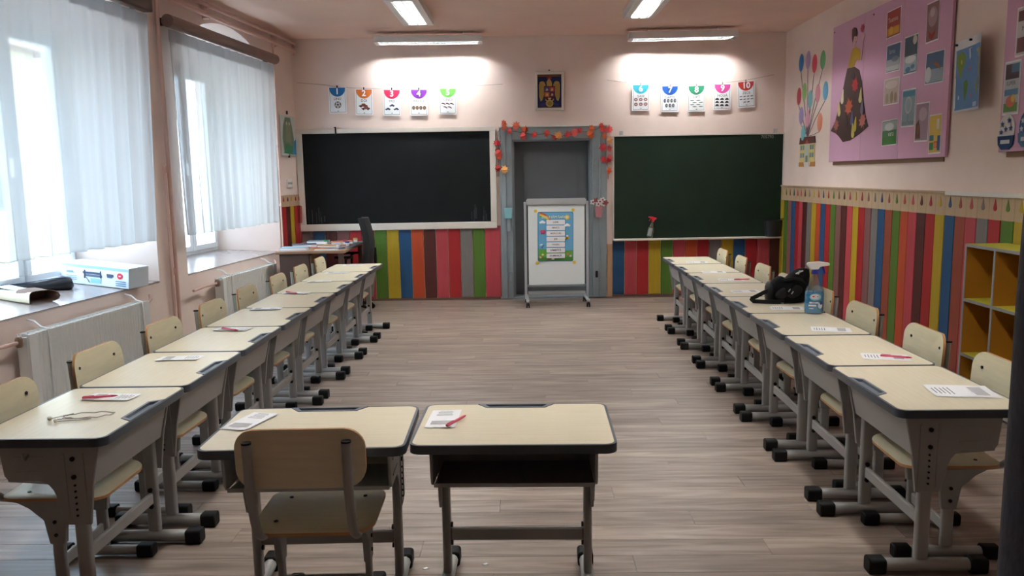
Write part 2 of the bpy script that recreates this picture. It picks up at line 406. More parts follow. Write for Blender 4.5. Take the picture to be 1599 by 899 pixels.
for i, k in enumerate('gry blu mar mau red ros grn yel blu org mar ros red gry grn ros'.split()): pencil(wall_back, lx[i], lx[i + 1], 0.030, 0.90, k)
rx = [1.042 + 0.1484 * i for i in range(15)]
for i, k in enumerate('blu ros red yel grn ros org red gry yel blu red ros mar'.split()): pencil(wall_back, rx[i], rx[i + 1], 0.030, 0.715, k)
MB().box(0.978, 1.040, -0.022, 0, 0, 0.655).build('raw_post', M_raw, wall_back, bevel=0.002)
MB().box(0.0, 6.2, -0.007, 0, 0.03, TZ).build('backing', M_gap, wall_right)
seq = 'yel grn mau blu red ros mar gry yel org blu red grn mau mar ros yel red mau gry blu brn grn org ros mar red yel blu brn ros gry red grn yel red blu mar ros grn yel'.split()
u = 0.025
for i, k in enumerate(seq):
    wd = 0.1385 + (0.0035 if i > 20 else 0) - (0.02 if i in (4, 5) else 0)
    pencil(wall_right, u, u + wd, 0.032, BZ, k, TZ); u += wd
MB().box(0.0, u, -0.03, 0, TZ, TZ + 0.016).build('rail', M_tip, wall_right, bevel=0.002)
MB().box(3.9, u, -0.034, -0.026, TZ - 0.012, TZ + 0.018).build('masking_strip', M_white, wall_right, bevel=0.002)
MB().box(-0.62, 0.0, -0.007, 0, 0.05, TZ).build('backing', M_gap, wall_left)
for x0, x1, k in ((-0.62, -0.485, 'red'), (-0.485, -0.36, 'mar'), (-0.36, -0.235, 'yel'), (-0.235, -0.105, 'red'), (-0.105, -0.01, 'ros')): pencil(wall_left, x0, x1, 0.052, BZ + 0.03, k, TZ)

# ------------------------------------------------------------------ outside the windows
M_ext = mat('outside_pale_plaster', (226, 216, 176), 0.9); M_gnd = mat('outside_paving', (190, 190, 188), 0.95, noise=0.08, scale=1)
structure(MB().box(-60, -4.3, -40, 60, -0.9, -0.6).build('ground_outside', M_gnd))
hs = thing('neighbour_house', 'pale yellow house seen faintly through the window curtains', 'house', (-16, 13, -0.6), 0)
MB().box(-4, 4, -9, 7, 0, 5.2).build('house_wall', M_ext, hs)
MB().prism([(-4.5, 5.2), (4.5, 5.2), (0, 7.6)], 'y', -9.5, 7.5).build('roof', mat('outside_roof', (176, 152, 142), 0.9), hs)
for yy in (-7.5, -5, -2.5, 0, 2.5, 5):
    fo = MB().box(3.96, 4.05, yy - 0.6, yy + 0.6, 1.4, 3.2).build('house_window', M_pvc, hs)
    MB().box(4.05, 4.07, yy - 0.5, yy + 0.5, 1.5, 3.1).build('pane', mat('outside_pane', (110, 125, 140), 0.2), fo)

# ================================================================== DESKS AND CHAIRS
DW, DD, DH = 0.672, 0.473, 0.649
def foot(b_len0, b_len1, x, r, name, parent, capr, zc):
    f = MB().tube([(x, b_len0 + 0.05, zc), (x, b_len1 - 0.05, zc)], r, 10).build(name, M_metal, parent, smooth=0.8)
    for s, y0 in ((1, b_len0), (-1, b_len1)):
        ya, yb = (y0, y0 + 0.065) if s == 1 else (y0 - 0.065, y0)
        poly = rrect(capr * 2, capr * 2, capr * 0.45, 3, x, zc)
        MB().prism(poly, 'y', ya, yb).build('foot_cap', M_black, f, bevel=0.004, smooth=0.6)
    return f
def make_desk():
    t = thing('school_desk', '', 'desk')
    out = rrect(DW, DD, 0.04); inn = rrect(DW - 0.018, DD - 0.018, 0.033)
    tl = 0.143; ti = 0.108; td = 0.047
    # laminate panel with the notch for the tray
    pan = rrect(DW - 0.018, DD - 0.018, 0.033, 5); ye = (DD - 0.018) / 2
    k = 6  # first 6 points are the +x +y corner, next are the -x +y corner
    notch = [(tl, ye), (ti, ye - td), (-ti, ye - td), (-tl, ye)]
    top = MB().prism(pan[:6] + notch + pan[6:], 'z', DH - 0.012, DH).build('top', M_lam, t)
    b = MB(); b.prism(out, 'z', DH - 0.030, DH - 0.0125); b.ring(out, inn, DH - 0.0125, DH - 0.0005)
    b.build('edge_band', M_band, t, smooth=0.6)
    O = [(tl, ye + 0.004), (ti, ye - td), (-ti, ye - td), (-tl, ye + 0.004)]; I = [(tl - 0.028, ye - 0.008), (ti - 0.010, ye - td + 0.010), (-ti + 0.010, ye - td + 0.010), (-tl + 0.028, ye - 0.008)]
    b = MB(); b.prism(O, 'z', DH - 0.0125, DH - 0.009); b.ring(O, I, DH - 0.009, DH + 0.002); b.build('pencil_tray', M_tray, t)
    # end plates
    def V(v, z): return (DD / 2 - v, DH - 0.030 + z)
    arc = [V(0.225 + 0.055 * math.cos(a) * 1.0, -0.20 + 0.06 * math.sin(a)) for a in [PI / 2 - PI / 2 * 0 for _ in ()]]
    cur = [V(0.275 - 0.062 * math.sin(q * PI / 2 / 5), -0.14 - 0.08 * (1 - math.cos(q * PI / 2 / 5))) for q in range(6)]
    plate = [V(.05, 0), V(.405, 0), V(.392, -.12), V(.378, -.14)] + cur + [V(.190, -.30), V(.100, -.30), V(.082, -.155)]
    for s in (-1, 1):
        x0, x1 = (s * 0.268, s * 0.278) if s > 0 else (s * 0.278, s * 0.268)
        p = MB().prism(plate, 'x', x0, x1).build('end_plate', M_metal, t, bevel=0.003)
        xs = s * 0.280
        b = MB()
        for v in (0.112, 0.178): b.prism([V(v - .004, -.04), V(v + .004, -.04), V(v + .002, -.28), V(v - .006, -.28)], 'x', s * 0.276, s * 0.2815)
        b.prism([V(.25, -.05), V(.35, -.05), V(.35, -.056), V(.25, -.056)], 'x', s * 0.276, s * 0.2805)
        b.prism([V(.25, -.11), V(.35, -.11), V(.35, -.104), V(.25, -.104)], 'x', s * 0.276, s * 0.2805)
        b.build('pressed_rib', M_metal, p)
        for z in (-0.06, -0.125): MB().disc((xs, *V(0.146, z)), 0.0085, 'x', 0.008, 8).build('bolt', M_bolt, p)
        b = MB()
        for q in range(6): b.disc((xs, *V(0.145, -0.155 - 0.022 * q)), 0.004, 'x', 0.005, 6)
        b.build('adjusting_holes', M_bolt, p)
        xc = s * 0.258
        c = MB().prism(rrect(0.030, 0.052, 0.012, 3, xc, DD / 2 - 0.142), 'z', 0.055, DH - 0.2).build('column', M_metal, t, smooth=0.7)
        for z in (0.165, 0.235): MB().disc((xc - s * 0.017, DD / 2 - 0.142, z), 0.010, 'x', 0.012, 8).build('bolt', M_bolt, c)
        foot(DD / 2 - 0.385, DD / 2 + 0.055, xc, 0.024, 'foot', t, 0.030, 0.030)
    # open book box: front panel (tray side), bottom
    b = MB(); b.add([(-.268, *V(.055, -.0)), (.268, *V(.055, -.0)), (.268, *V(.095, -.165)), (-.268, *V(.095, -.165)), (-.268, *V(.063, 0)), (.268, *V(.063, 0)), (.268, *V(.103, -.165)), (-.268, *V(.103, -.165))],
                    [(0, 1, 2, 3), (7, 6, 5, 4), (0, 4, 5, 1), (1, 5, 6, 2), (2, 6, 7, 3), (3, 7, 4, 0)])
    b.build('front_panel', M_metal, t)
    b = MB(); b.prism([V(.095, -.165), V(.385, -.145), V(.388, -.130), V(.384, -.130), V(.382, -.139), V(.095, -.158)], 'x', -.268, .268); b.build('book_shelf', M_metal, t)
    MB().box(-0.243, 0.243, DD / 2 - 0.152, DD / 2 - 0.132, 0.176, 0.224).build('stretcher', M_metal, t, bevel=0.005)
    MB().tube([(0.278, *V(.30, -.045)), (0.300, *V(.30, -.055)), (0.306, *V(.30, -.045)), (0.306, *V(.30, -.03))], 0.006, 6).build('bag_hook', M_metal, t, smooth=0.8)
    return t
def make_chair():
    t = thing('school_chair', '', 'chair')
    SZ = 0.392
    # seat: dished plywood with a waterfall front
    pts = []
    outl = rrect(0.40, 0.37, 0.075, 6)
    def sz(x, y): return SZ - 0.010 * (1 - (x / 0.2) ** 2) * (1 if y < 0.1 else 1) - 0.10 * max(0, y - 0.08) ** 1.6 * 3
    b = MB(); N = len(outl); rings = [1.0, 0.97, 0.7, 0.35]
    vs = []
    for k in rings: vs += [(x * k, y * k - 0.01, sz(x * k, y * k) - (0.003 if k == 1.0 else 0)) for x, y in outl]
    vs.append((0, -0.01, sz(0, 0)))
    fs = []
    for r in range(len(rings) - 1):
        for i in range(N): j = (i + 1) % N; fs.append((r * N + i, r * N + j, (r + 1) * N + j, (r + 1) * N + i))
    for i in range(N): fs.append(((len(rings) - 1) * N + i, (len(rings) - 1) * N + (i + 1) % N, len(rings) * N))
    nt = len(vs); vs += [(x, y - 0.01, sz(x, y) - 0.014) for x, y in outl]
    b.add(vs, fs); side = [(i, nt + i, nt + (i + 1) % N, (i + 1) % N) for i in range(N)]
    b.f += [list(q) for q in side]; b.m += [1] * N; b.f.append([nt + i for i in range(N)]); b.m.append(0)
    st = b.build('seat', [M_ply, M_plyedge], t, smooth=0.6)
    for x in (-0.13, 0.13):
        for y in (-0.11, 0.09): MB().disc((x, y, sz(x, y) + 0.001), 0.007, 'z', 0.004, 8).build('bolt', M_bolt, st)
    # backrest: curved ply
    ou = rrect(0.40, 0.185, 0.06, 6)
    ou = [(x, z + (0.012 * (1 - (x / 0.2) ** 2) if z > 0 else 0)) for x, z in ou]
    def by(x, z): return -0.245 - 0.028 * (1 - (x / 0.2) ** 2) - 0.10 * (z) * 0.6
    b = MB(); N = len(ou); vs = []; fs = []
    ks = [1.0, 0.66, 0.33]
    for sgn, off in ((0, 0.0), (1, -0.012)):
        for k in ks: vs += [(x * k, by(x * k, z * k) + off, 0.652 + z * k) for x, z in ou]
        vs.append((0, by(0, 0) + off, 0.652))
    S = len(ks) * N + 1
    for side in (0, 1):
        o_ = side * S
        for r in range(len(ks) - 1):
            for i in range(N): j = (i + 1) % N; fs.append((o_ + r * N + i, o_ + r * N + j, o_ + (r + 1) * N + j, o_ + (r + 1) * N + i))
        for i in range(N): fs.append((o_ + (len(ks) - 1) * N + i, o_ + (len(ks) - 1) * N + (i + 1) % N, o_ + len(ks) * N))
    b.add(vs, fs); b.f += [[i, (i + 1) % N, S + (i + 1) % N, S + i] for i in range(N)]; b.m += [1] * N
    bk = b.build('backrest', [M_ply, M_plyedge], t, smooth=0.6)
    for x in (-0.145, 0.145):
        MB().disc((x, by(x, 0.03) + 0.001, 0.685), 0.007, 'y', 0.005, 8).build('bolt', M_bolt, bk)
    for s in (-1, 1):
        x = s * 0.150
        yb = by(x, 0) - 0.026
        up = MB().tube([(x, -0.06, 0.366), (x, -0.14, 0.366), (x, -0.195, 0.372), (x, -0.235, 0.400), (x, -0.258, 0.45), (x, yb - 0.004, 0.55), (x, yb - 0.012, 0.715)], 0.0155, 10, flat=0.72).build('upright', M_metal, t, smooth=0.8)
        MB().disc((x, yb - 0.012, 0.716), 0.0155, 'z', 0.006, 10).build('end_plug', M_black, up)
        # bracket under the seat
        bx0, bx1 = (x - 0.012, x + 0.012)
        br = [(-0.15, 0.362), (0.11, 0.362), (0.10, 0.345), (0.055, 0.325), (0.030, 0.285), (0.022, 0.20), (-0.035, 0.20), (-0.05, 0.29), (-0.10, 0.335)]
        p = MB().prism(br, 'x', bx0, bx1).build('bracket', M_metal, t, bevel=0.003)
        for z in (0.235, 0.285): MB().disc((s * 0.1635, -0.008, z), 0.007, 'x', 0.006, 8).build('bolt', M_bolt, p)
        c = MB().prism(rrect(0.020, 0.046, 0.008, 3, x, -0.006), 'z', 0.05, 0.24).build('column', M_metal, t, smooth=0.7)
        foot(-0.205, 0.195, x, 0.020, 'foot', t, 0.026, 0.026)
    MB().box(-0.142, 0.142, -0.014, 0.002, 0.10, 0.145).build('stretcher', M_metal, t, bevel=0.004)
    return t
desk0 = make_desk(); chair0 = make_chair(); _u = {'d': 0, 'c': 0}
def inst(proto, key, name, loc, rz, label, group):
    o = proto if _u[key] == 0 else copy_tree(proto); _u[key] += 1
    o.location = loc; o.rotation_euler = (0, 0, rz); o['label'] = label; o['group'] = group; return o
ORD = ['nearest the camera', 'second from the camera', 'third from the camera', 'fourth from the camera', 'fourth from the far end', 'third from the far end', 'second from the far end', 'at the far end']
S = 0.68
def rowpos(side, i, along=0.0, inward=0.0):
    """point on a row: i-th desk centre; along = down the row, inward = towards the aisle"""
    if side == 'L': a, x0, y0, sg = -0.0037, -1.4296, 2.573, 1
    else: a, x0, y0, sg = 0.0118, 1.3142, 2.7936, -1
    d = Vector((math.sin(a), math.cos(a), 0)); n = Vector((math.cos(a), -math.sin(a), 0)) * sg
    return Vector((x0, y0, 0)) + d * (S * (i + 0.5) + along) + n * (-DD / 2 + inward), (-PI / 2 - a if side == 'L' else PI / 2 - a)
SIDE = {'L': 'window-side row', 'R': 'striped-wall row'}
for side in 'LR':
    for i in range(8):
        p, rz = rowpos(side, i); j = random.uniform(-0.004, 0.004)
        inst(desk0, 'd', 'school_desk', p, rz + random.uniform(-0.004, 0.004), 'maple-topped school desk in the %s, %s' % (SIDE[side], ORD[i]), 'school desks')
        p, rz = rowpos(side, i, random.uniform(-0.012, 0.012), -0.0565 + random.uniform(-0.012, 0.008))
        inst(chair0, 'c', 'school_chair', p, rz + random.uniform(-0.03, 0.03), 'cream plywood chair at the desk in the %s, %s' % (SIDE[side], ORD[i]), 'school chairs')
def fpos(k):
    x, y, a = [(-0.3913, 2.4724, -0.0125), (-1.0708, 2.4395, 0.0279)][k]
    c, q = math.cos(a), math.sin(a); return Vector((x + c * DW / 2 - q * DD / 2, y + q * DW / 2 + c * DD / 2, 0)), a
p, a = fpos(1); inst(desk0, 'd', 'school_desk', p, a, 'maple-topped school desk in front with a chair pushed up to it', 'school desks')
inst(chair0, 'c', 'school_chair', Vector((-0.712, 2.613, 0)), 0.03, 'plywood school chair seen from behind at the front desk', 'school chairs')
p, a = fpos(0); inst(desk0, 'd', 'school_desk', p, a, 'maple-topped school desk in front without a chair, open book box showing', 'school desks')

# ------------------------------------------------------------------ leaflets and pens on the desks
M_pink = mat('pink_pen', (224, 92, 120), 0.35); M_pinkd = mat('dark_pink_pen', (190, 40, 80), 0.35)
def leaflet_mesh():
    w_, h_ = 0.105, 0.20
    b = MB(); b.grid(6, 2, lambda u, v: (-w_ / 2 + w_ * u, -h_ / 2 + h_ * v, 0.0015)); b.grid(6, 2, lambda u, v: (-w_ / 2 + 0.002 + w_ * u, -h_ / 2 + 0.002 + h_ * v, 0.0025 + 0.003 * u ** 2))
    return b.mesh('leaflet_sheet', M_paper, recalc=False)
def leaflet_print():
    p = Print(); r = random.Random(3)
    for q in range(5):
        z = 0.085 - q * 0.013; wq = r.uniform(0.018, 0.036)
        p.rect((70, 70, 76), -wq, wq, z, z + 0.003, 0 if q else 1)
    p.rect((186, 186, 190), -0.036, 0.036, -0.072, -0.030)
    for q in range(14):
        x = r.uniform(-0.038, 0.028); z = r.uniform(-0.070, -0.05); p.rect((40, 40, 44) if q % 3 else (215, 215, 218), x, x + r.uniform(.006, .014), z, z + r.uniform(.006, .02), 0 if q else 1)
    me = p.b.mesh('leaflet_print', p.mats, recalc=False)
    for v in me.vertices: x, y_, z = v.co; u = (x + 0.0525) / 0.105; v.co = (x, z, 0.0033 + 0.003 * u ** 2 + (0.0004 if y_ < -0.0005 else 0))
    return me
LM, LP = leaflet_mesh(), leaflet_print()
def leaflet(loc, rz, label):
    t = thing('leaflet', label, 'leaflet', loc, rz, 'folded leaflets on the desks'); link('sheet', LM, t); link('printed_text', LP, t)['kind'] = 'stuff'; return t
def pen(loc, rz, label, m=None):
    t = thing('pen', label, 'pen', loc, rz, 'pink pens on the desks')
    MB().tube([(-0.062, 0, 0.0055), (0.045, 0, 0.0055)], 0.0048, 8).build('barrel', m or M_pink, t, smooth=0.8)
    MB().tube([(0.045, 0, 0.0055), (0.060, 0, 0.0055), (0.068, 0, 0.0055)], [0.0048, 0.003, 0.001], 8).build('point', M_pinkd, t, smooth=0.8)
    MB().box(-0.058, -0.018, -0.0015, 0.0015, 0.010, 0.012).build('clip', M_pinkd, t)
    return t
Z = DH + 0.0006
# (row, desk, world x, world y, turn, pen)
LF = [('L', 0, -1.67, 3.09, -95, (-1.70, 3.06, 12)), ('L', 1, -1.69, 3.78, -88, None), ('L', 2, -1.70, 4.52, -98, (-1.70, 4.47, -28)), ('L', 3, -1.74, 5.24, -85, None), ('L', 4, -1.74, 5.97, -95, (-1.77, 5.93, -35)),
      ('L', 5, -1.74, 6.62, -88, None), ('L', 6, -1.74, 7.23, -92, None), ('L', 7, -1.72, 7.86, -85, None),
      ('R', 0, 1.66, 3.03, 82, None), ('R', 1, 1.63, 3.62, 75, (1.66, 3.59, -25)), ('R', 2, 1.63, 4.28, 74, None), ('R', 3, 1.62, 4.98, 80, None), ('R', 4, 1.56, 5.72, 92, None), ('R', 5, 1.62, 6.36, 84, (1.69, 6.32, 8)), ('R', 6, 1.60, 6.88, 86, None), ('R', 7, 1.62, 7.66, 82, None)]
for side, i, x, y, a, pn in LF:
    t = leaflet((x, y, Z), math.radians(a), 'white leaflet on the desk in the %s, %s' % (SIDE[side], ORD[i]))
    if i == 0 and side == 'R': t.scale = (1.5, 1.15, 1)
    if pn: pen((pn[0], pn[1], Z + 0.0065), math.radians(pn[2]), 'pink pen on the desk in the %s, %s' % (SIDE[side], ORD[i]))
leaflet((-0.305, 2.75, Z), math.radians(-2), 'white folded leaflet on the front desk without a chair')
pen((-0.255, 2.70, Z + 0.0055), math.radians(64), 'pink pen across the leaflet on the chairless front desk')
leaflet((-0.995, 2.745, Z), math.radians(-16), 'white folded leaflet half hidden behind the front chair')
# thin cord left on the nearest window-side desk
t = thing('earphone_cord', 'thin looped grey cord with small plugs on the nearest window-side desk', 'cord', (-1.64, 2.83, Z), 0.2)
pts = [(0.085 * math.cos(a) * (1 + .1 * math.sin(3 * a)), 0.035 * math.sin(a), 0.003 + 0.002 * (i % 3)) for i, a in enumerate([q * 2 * PI / 22 for q in range(34)])]
M_cord = mat('grey_cord', (150, 142, 132), 0.5)
MB().tube([(-0.10, -0.02, 0.006)] + [(0.02 + x, y, z) for x, y, z in pts[8:]] + [(-0.06, -0.035, 0.005), (-0.085, -0.03, 0.006)], 0.0016, 6).build('wire', M_cord, t, smooth=0.8)
MB().tube([(-0.07, -0.055, 0.004), (-0.02, -0.05, 0.003), (0.03, -0.048, 0.003), (0.04, -0.04, 0.003), (0.02, -0.033, 0.003), (-0.06, -0.025, 0.004)], 0.0016, 6).build('wire', M_cord, t, smooth=0.8)
MB().lathe([(0.003, 0), (0.007, 0.003), (0.009, 0.011), (0.005, 0.015)], 10, (-0.104, -0.022, 0)).build('plug', mat('cream_plastic', (214, 206, 190), 0.3), t, smooth=0.7)
MB().lathe([(0.003, 0), (0.006, 0.003), (0.007, 0.010), (0.004, 0.014)], 10, (-0.073, -0.056, 0)).build('plug', MATS['cream_plastic'], t, smooth=0.7)
for x, y in ((-0.41, 2.92), (-0.18, 2.95)):
    tag(MB().prism([(x - .012, y), (x, y - .006), (x + .014, y + .002), (x + .004, y + .009)], 'z', 0.0005, 0.004).build('paper_scrap', M_paper), 'tiny white scrap on the floor %s' % ('left of' if x < -.3 else 'under') + ' the chairless front desk', 'scrap', 'scraps on the floor')

# ================================================================== BOARDS AND THE FAR WALL
M_frame = mat('cream_board_frame', (222, 216, 206), 0.55, noise=0.04, scale=5)
M_slate = mat('black_slate', (18, 20, 22), 0.7, noise=0.25, scale=2.5, spec=0.15)
M_green = mat('green_chalkboard', (28, 42, 32), 0.7, noise=0.15, scale=2.0, spec=0.15)
t = wall_thing(BACK, -1.551, 0, 0.872, 'blackboard', 'black chalkboard in a cream wooden frame left of the door', 'blackboard')
W2, H2 = 1.19, 1.215
MB().box(-W2 + 0.05, W2 - 0.05, -0.030, -0.022, 0.05, H2 - 0.03).build('slate', M_slate, t)
for (x0, x1, z0, z1) in ((-W2, W2, 0, 0.082), (-W2, W2, H2 - 0.055, H2), (-W2, -W2 + 0.072, 0.082, H2 - 0.055), (W2 - 0.072, W2, 0.082, H2 - 0.055)):
    MB().box(x0, x1, -0.055, -0.018, z0, z1).build('frame_rail', M_frame, t, bevel=0.004)
p = Print(); r = random.Random(5)
for q in range(16):
    x = (-1.09 + r.uniform(0, 0.2)) if q < 8 else (0.88 + r.uniform(0, 0.2)); z = r.uniform(0.09, 0.12); p.rect((52, 58, 60), x, x + r.uniform(0.004, 0.012), z, z + r.uniform(0.06, 0.18), 0 if q else 1)
_o = p.build('chalk_smears', t, -0.0305); _o['kind'] = 'stuff'
tag(put(MB().tube([(0, -0.066, -0.06), (0, -0.068, 0.0), (0, -0.05, 0.026), (-0.02, -0.02, 0.026)], 0.008, 6).build('map_hook', M_bolt, smooth=0.8), BACK, -2.262, 0, 2.075), 'small black hook on top of the black chalkboard', 'hook')
t = wall_thing(BACK, 2.078, 0, 0.695, 'chalkboard', 'dark green chalkboard with a ledge right of the door', 'chalkboard')
W2, H2 = 1.032, 1.262
MB().box(-W2 + 0.012, W2 - 0.012, -0.034, -0.022, 0.02, H2 - 0.012).build('writing_surface', M_green, t)
for (x0, x1, z0, z1) in ((-W2, W2, H2 - 0.016, H2), (-W2, -W2 + 0.014, 0.02, H2 - 0.016), (W2 - 0.014, W2, 0.02, H2 - 0.016)):
    MB().box(x0, x1, -0.044, -0.018, z0, z1).build('frame_rail', M_frame, t, bevel=0.003)
MB().box(-W2, W2, -0.115, -0.018, 0, 0.022).build('ledge', M_frame, t, bevel=0.004)
text('705793', 0.052, mat('chalk', (150, 158, 148), 0.9), t, 0.825, -0.0345, 1.215, name='chalk_number')
for x in (-0.93, 0.93): MB().box(x - 0.02, x + 0.02, -0.03, 0, H2, H2 + 0.05).build('wall_bracket', M_steel, t, bevel=0.003)
# trigger spray and bucket on the ledge
def spray(t, scale, body_c, head_c, nozzle_c, label_cols, liquid):
    k = scale
    prof = [(0.030, 0), (0.040, 0.004), (0.043, 0.02), (0.043, 0.10), (0.040, 0.125), (0.028, 0.150), (0.022, 0.175), (0.0145, 0.195), (0.0145, 0.205)]
    gl = glass_mat('bottle_plastic_%d%d%d' % body_c, tuple(lin(c) for c in body_c), 0.22)
    bt = MB().lathe([(r_ * k, z * k) for r_, z in prof], 20, (0, 0, 0), 1, 0.62).build('bottle', gl, t, smooth=0.7)
    if liquid:
        lp = [(0.029, 0.003), (0.039, 0.006), (0.0415, 0.02), (0.0415, 0.10), (0.0400, 0.113)]
        MB().lathe([(r_ * k, z * k) for r_, z in lp], 20, (0, 0, 0), 1, 0.60).build('liquid', mat('blue_cleaner', liquid, 0.15, spec=0.6), bt, smooth=0.7)
    MB().lathe([(0.017 * k, 0.200 * k), (0.018 * k, 0.203 * k), (0.016 * k, 0.222 * k)], 14).build('cap', mat('cap_%d%d%d' % head_c, head_c, 0.35), t, smooth=0.6)
    hd = MB().prism([(-0.022 * k, 0.222 * k), (0.012 * k, 0.222 * k), (0.020 * k, 0.236 * k), (0.062 * k, 0.243 * k), (0.060 * k, 0.256 * k), (0.018 * k, 0.262 * k), (-0.034 * k, 0.258 * k), (-0.040 * k, 0.247 * k)], 'y', -0.011 * k, 0.011 * k).build('trigger_head', mat('noz_%d%d%d' % nozzle_c, nozzle_c, 0.35), t, bevel=0.003 * k)
    MB().prism([(0.026 * k, 0.240 * k), (0.036 * k, 0.240 * k), (0.044 * k, 0.205 * k), (0.038 * k, 0.200 * k)], 'y', -0.006 * k, 0.006 * k).build('trigger', mat('cap_%d%d%d' % head_c, head_c, 0.35), hd)
    if label_cols:
        pr = Print()
        for (c, kind, a, b_, cc, d_) in label_cols:
            if kind == 'e': pr.ell(c, a * k, b_ * k, cc * k, d_ * k)
            else: pr.rect(c, a * k, b_ * k, cc * k, d_ * k)
        o = pr.build('label', t, 0)
        for v in o.data.vertices:
            x = min(0.999, abs(v.co.x) / (0.0435 * k)); v.co.y += -0.0272 * k * math.sqrt(1 - x * x) - 0.0008
        return o
t = wall_thing(BACK, 1.485, 0.066, 0.718, 'spray_bottle', 'white spray bottle with a red trigger on the green chalkboard ledge', 'spray bottle')
spray(t, 0.98, (205, 214, 210), (214, 44, 60), (222, 50, 66), [((226, 230, 228), 'r', -0.028, 0.028, 0.02, 0.12), ((190, 50, 60), 'e', 0, 0.085, 0.014, 0.02)], None)
t.rotation_euler = (0, -0.20, BACK.a + PI); t.location.z += 0.0085
t = wall_thing(BACK, 2.985, 0.085, 0.718, 'bucket', 'small black plastic bucket at the right end of the chalkboard ledge', 'bucket')
b = MB(); b.lathe([(0.085, 0), (0.092, 0.004), (0.108, 0.185), (0.114, 0.187), (0.114, 0.20), (0.106, 0.20), (0.090, 0.012), (0.005, 0.010)], 24); b.v = [(x, y_ * 0.7, z) for x, y_, z in b.v]
b.build('pail', mat('black_plastic', (30, 30, 33), 0.45), t, smooth=0.6)
MB().tube([(-0.114, 0, 0.19), (-0.125, -0.03, 0.205), (-0.10, -0.07, 0.212), (0, -0.085, 0.214), (0.10, -0.07, 0.212), (0.116, -0.03, 0.20), (0.114, 0, 0.19)], 0.005, 6).build('handle', M_black, t, smooth=0.8)
# coat of arms in a frame
t = wall_thing(BACK, 0.291, 0, 2.26, 'framed_emblem', 'golden eagle coat of arms on blue in a cream frame above the door', 'framed picture')
w_, h_ = 0.173, 0.452
MB().box(-w_ + .02, w_ - .02, -0.014, -0.004, 0.02, h_ - 0.02).build('backing_board', M_rod, t)
for (x0, x1, z0, z1) in ((-w_, w_, 0, 0.034), (-w_, w_, h_ - 0.03, h_), (-w_, -w_ + 0.030, 0.034, h_ - 0.03), (w_ - 0.030, w_, 0.034, h_ - 0.03)):
    MB().box(x0, x1, -0.032, 0, z0, z1).build('frame_rail', M_frame, t, bevel=0.004)
p = Print(); GO = (176, 146, 84); NV = (34, 42, 84); RD = (150, 58, 60)
p.rect((112, 72, 48), -0.145, 0.145, 0.03, 0.425); p.rect(NV, -0.14, 0.14, 0.045, 0.395)
for s in (-1, 1):
    p.p(GO, [(s * x, z) for x, z in ((0.045, 0.30), (0.06, 0.335), (0.085, 0.345), (0.115, 0.335), (0.125, 0.30), (0.122, 0.16), (0.105, 0.11), (0.085, 0.125), (0.06, 0.20))])
    for q in range(3): p.p((140, 112, 60), [(s * (0.075 + q * 0.016), 0.31), (s * (0.079 + q * 0.016), 0.31), (s * (0.082 + q * 0.013), 0.14), (s * (0.078 + q * 0.013), 0.14)])
    p.p((60, 50, 110), [(s * 0.04, 0.10), (s * 0.12, 0.075), (s * 0.10, 0.055), (s * 0.03, 0.07)])
p.p(GO, [(-0.03, 0.29), (-0.034, 0.33), (-0.02, 0.36), (0.0, 0.372), (0.016, 0.355), (0.03, 0.33), (0.03, 0.29), (0.06, 0.25), (0.05, 0.12), (0, 0.085), (-0.05, 0.12), (-0.06, 0.25)])
p.p((170, 60, 60), [(-0.02, 0.37), (-0.03, 0.395), (-0.01, 0.382), (0, 0.40), (0.01, 0.382), (0.03, 0.395), (0.02, 0.37)]); p.p((120, 60, 40), [(-0.034, 0.345), (-0.05, 0.335), (-0.03, 0.33)])
p.p((90, 26, 34), [(-0.066, 0.285), (0.066, 0.285), (0.066, 0.16), (0.035, 0.125), (0, 0.112), (-0.035, 0.125), (-0.066, 0.16)])
for c, x, z in (((70, 80, 140), -0.03, 0.248), ((176, 72, 78), 0.03, 0.248), ((190, 106, 64), -0.03, 0.188), ((86, 52, 96), 0.03, 0.188)):
    p.rect(c, x - 0.028, x + 0.028, z - 0.027, z + 0.027); p.p((206, 178, 120), [(x - .014, z - .012), (x, z + .018), (x + .016, z - .004), (x + .004, z - .016)])
p.p((200, 176, 130), [(-0.02, 0.150), (0.02, 0.150), (0.012, 0.128), (-0.012, 0.128)])
p.ell((186, 158, 92), 0, 0.085, 0.045, 0.042); p.ell((150, 120, 60), 0, 0.085, 0.030, 0.028)
p.build('emblem_print', t, -0.0145)
MB().disc((0, -0.006, h_ + 0.018), 0.009, 'y', 0.02, 8).build('nail', M_bolt, t)

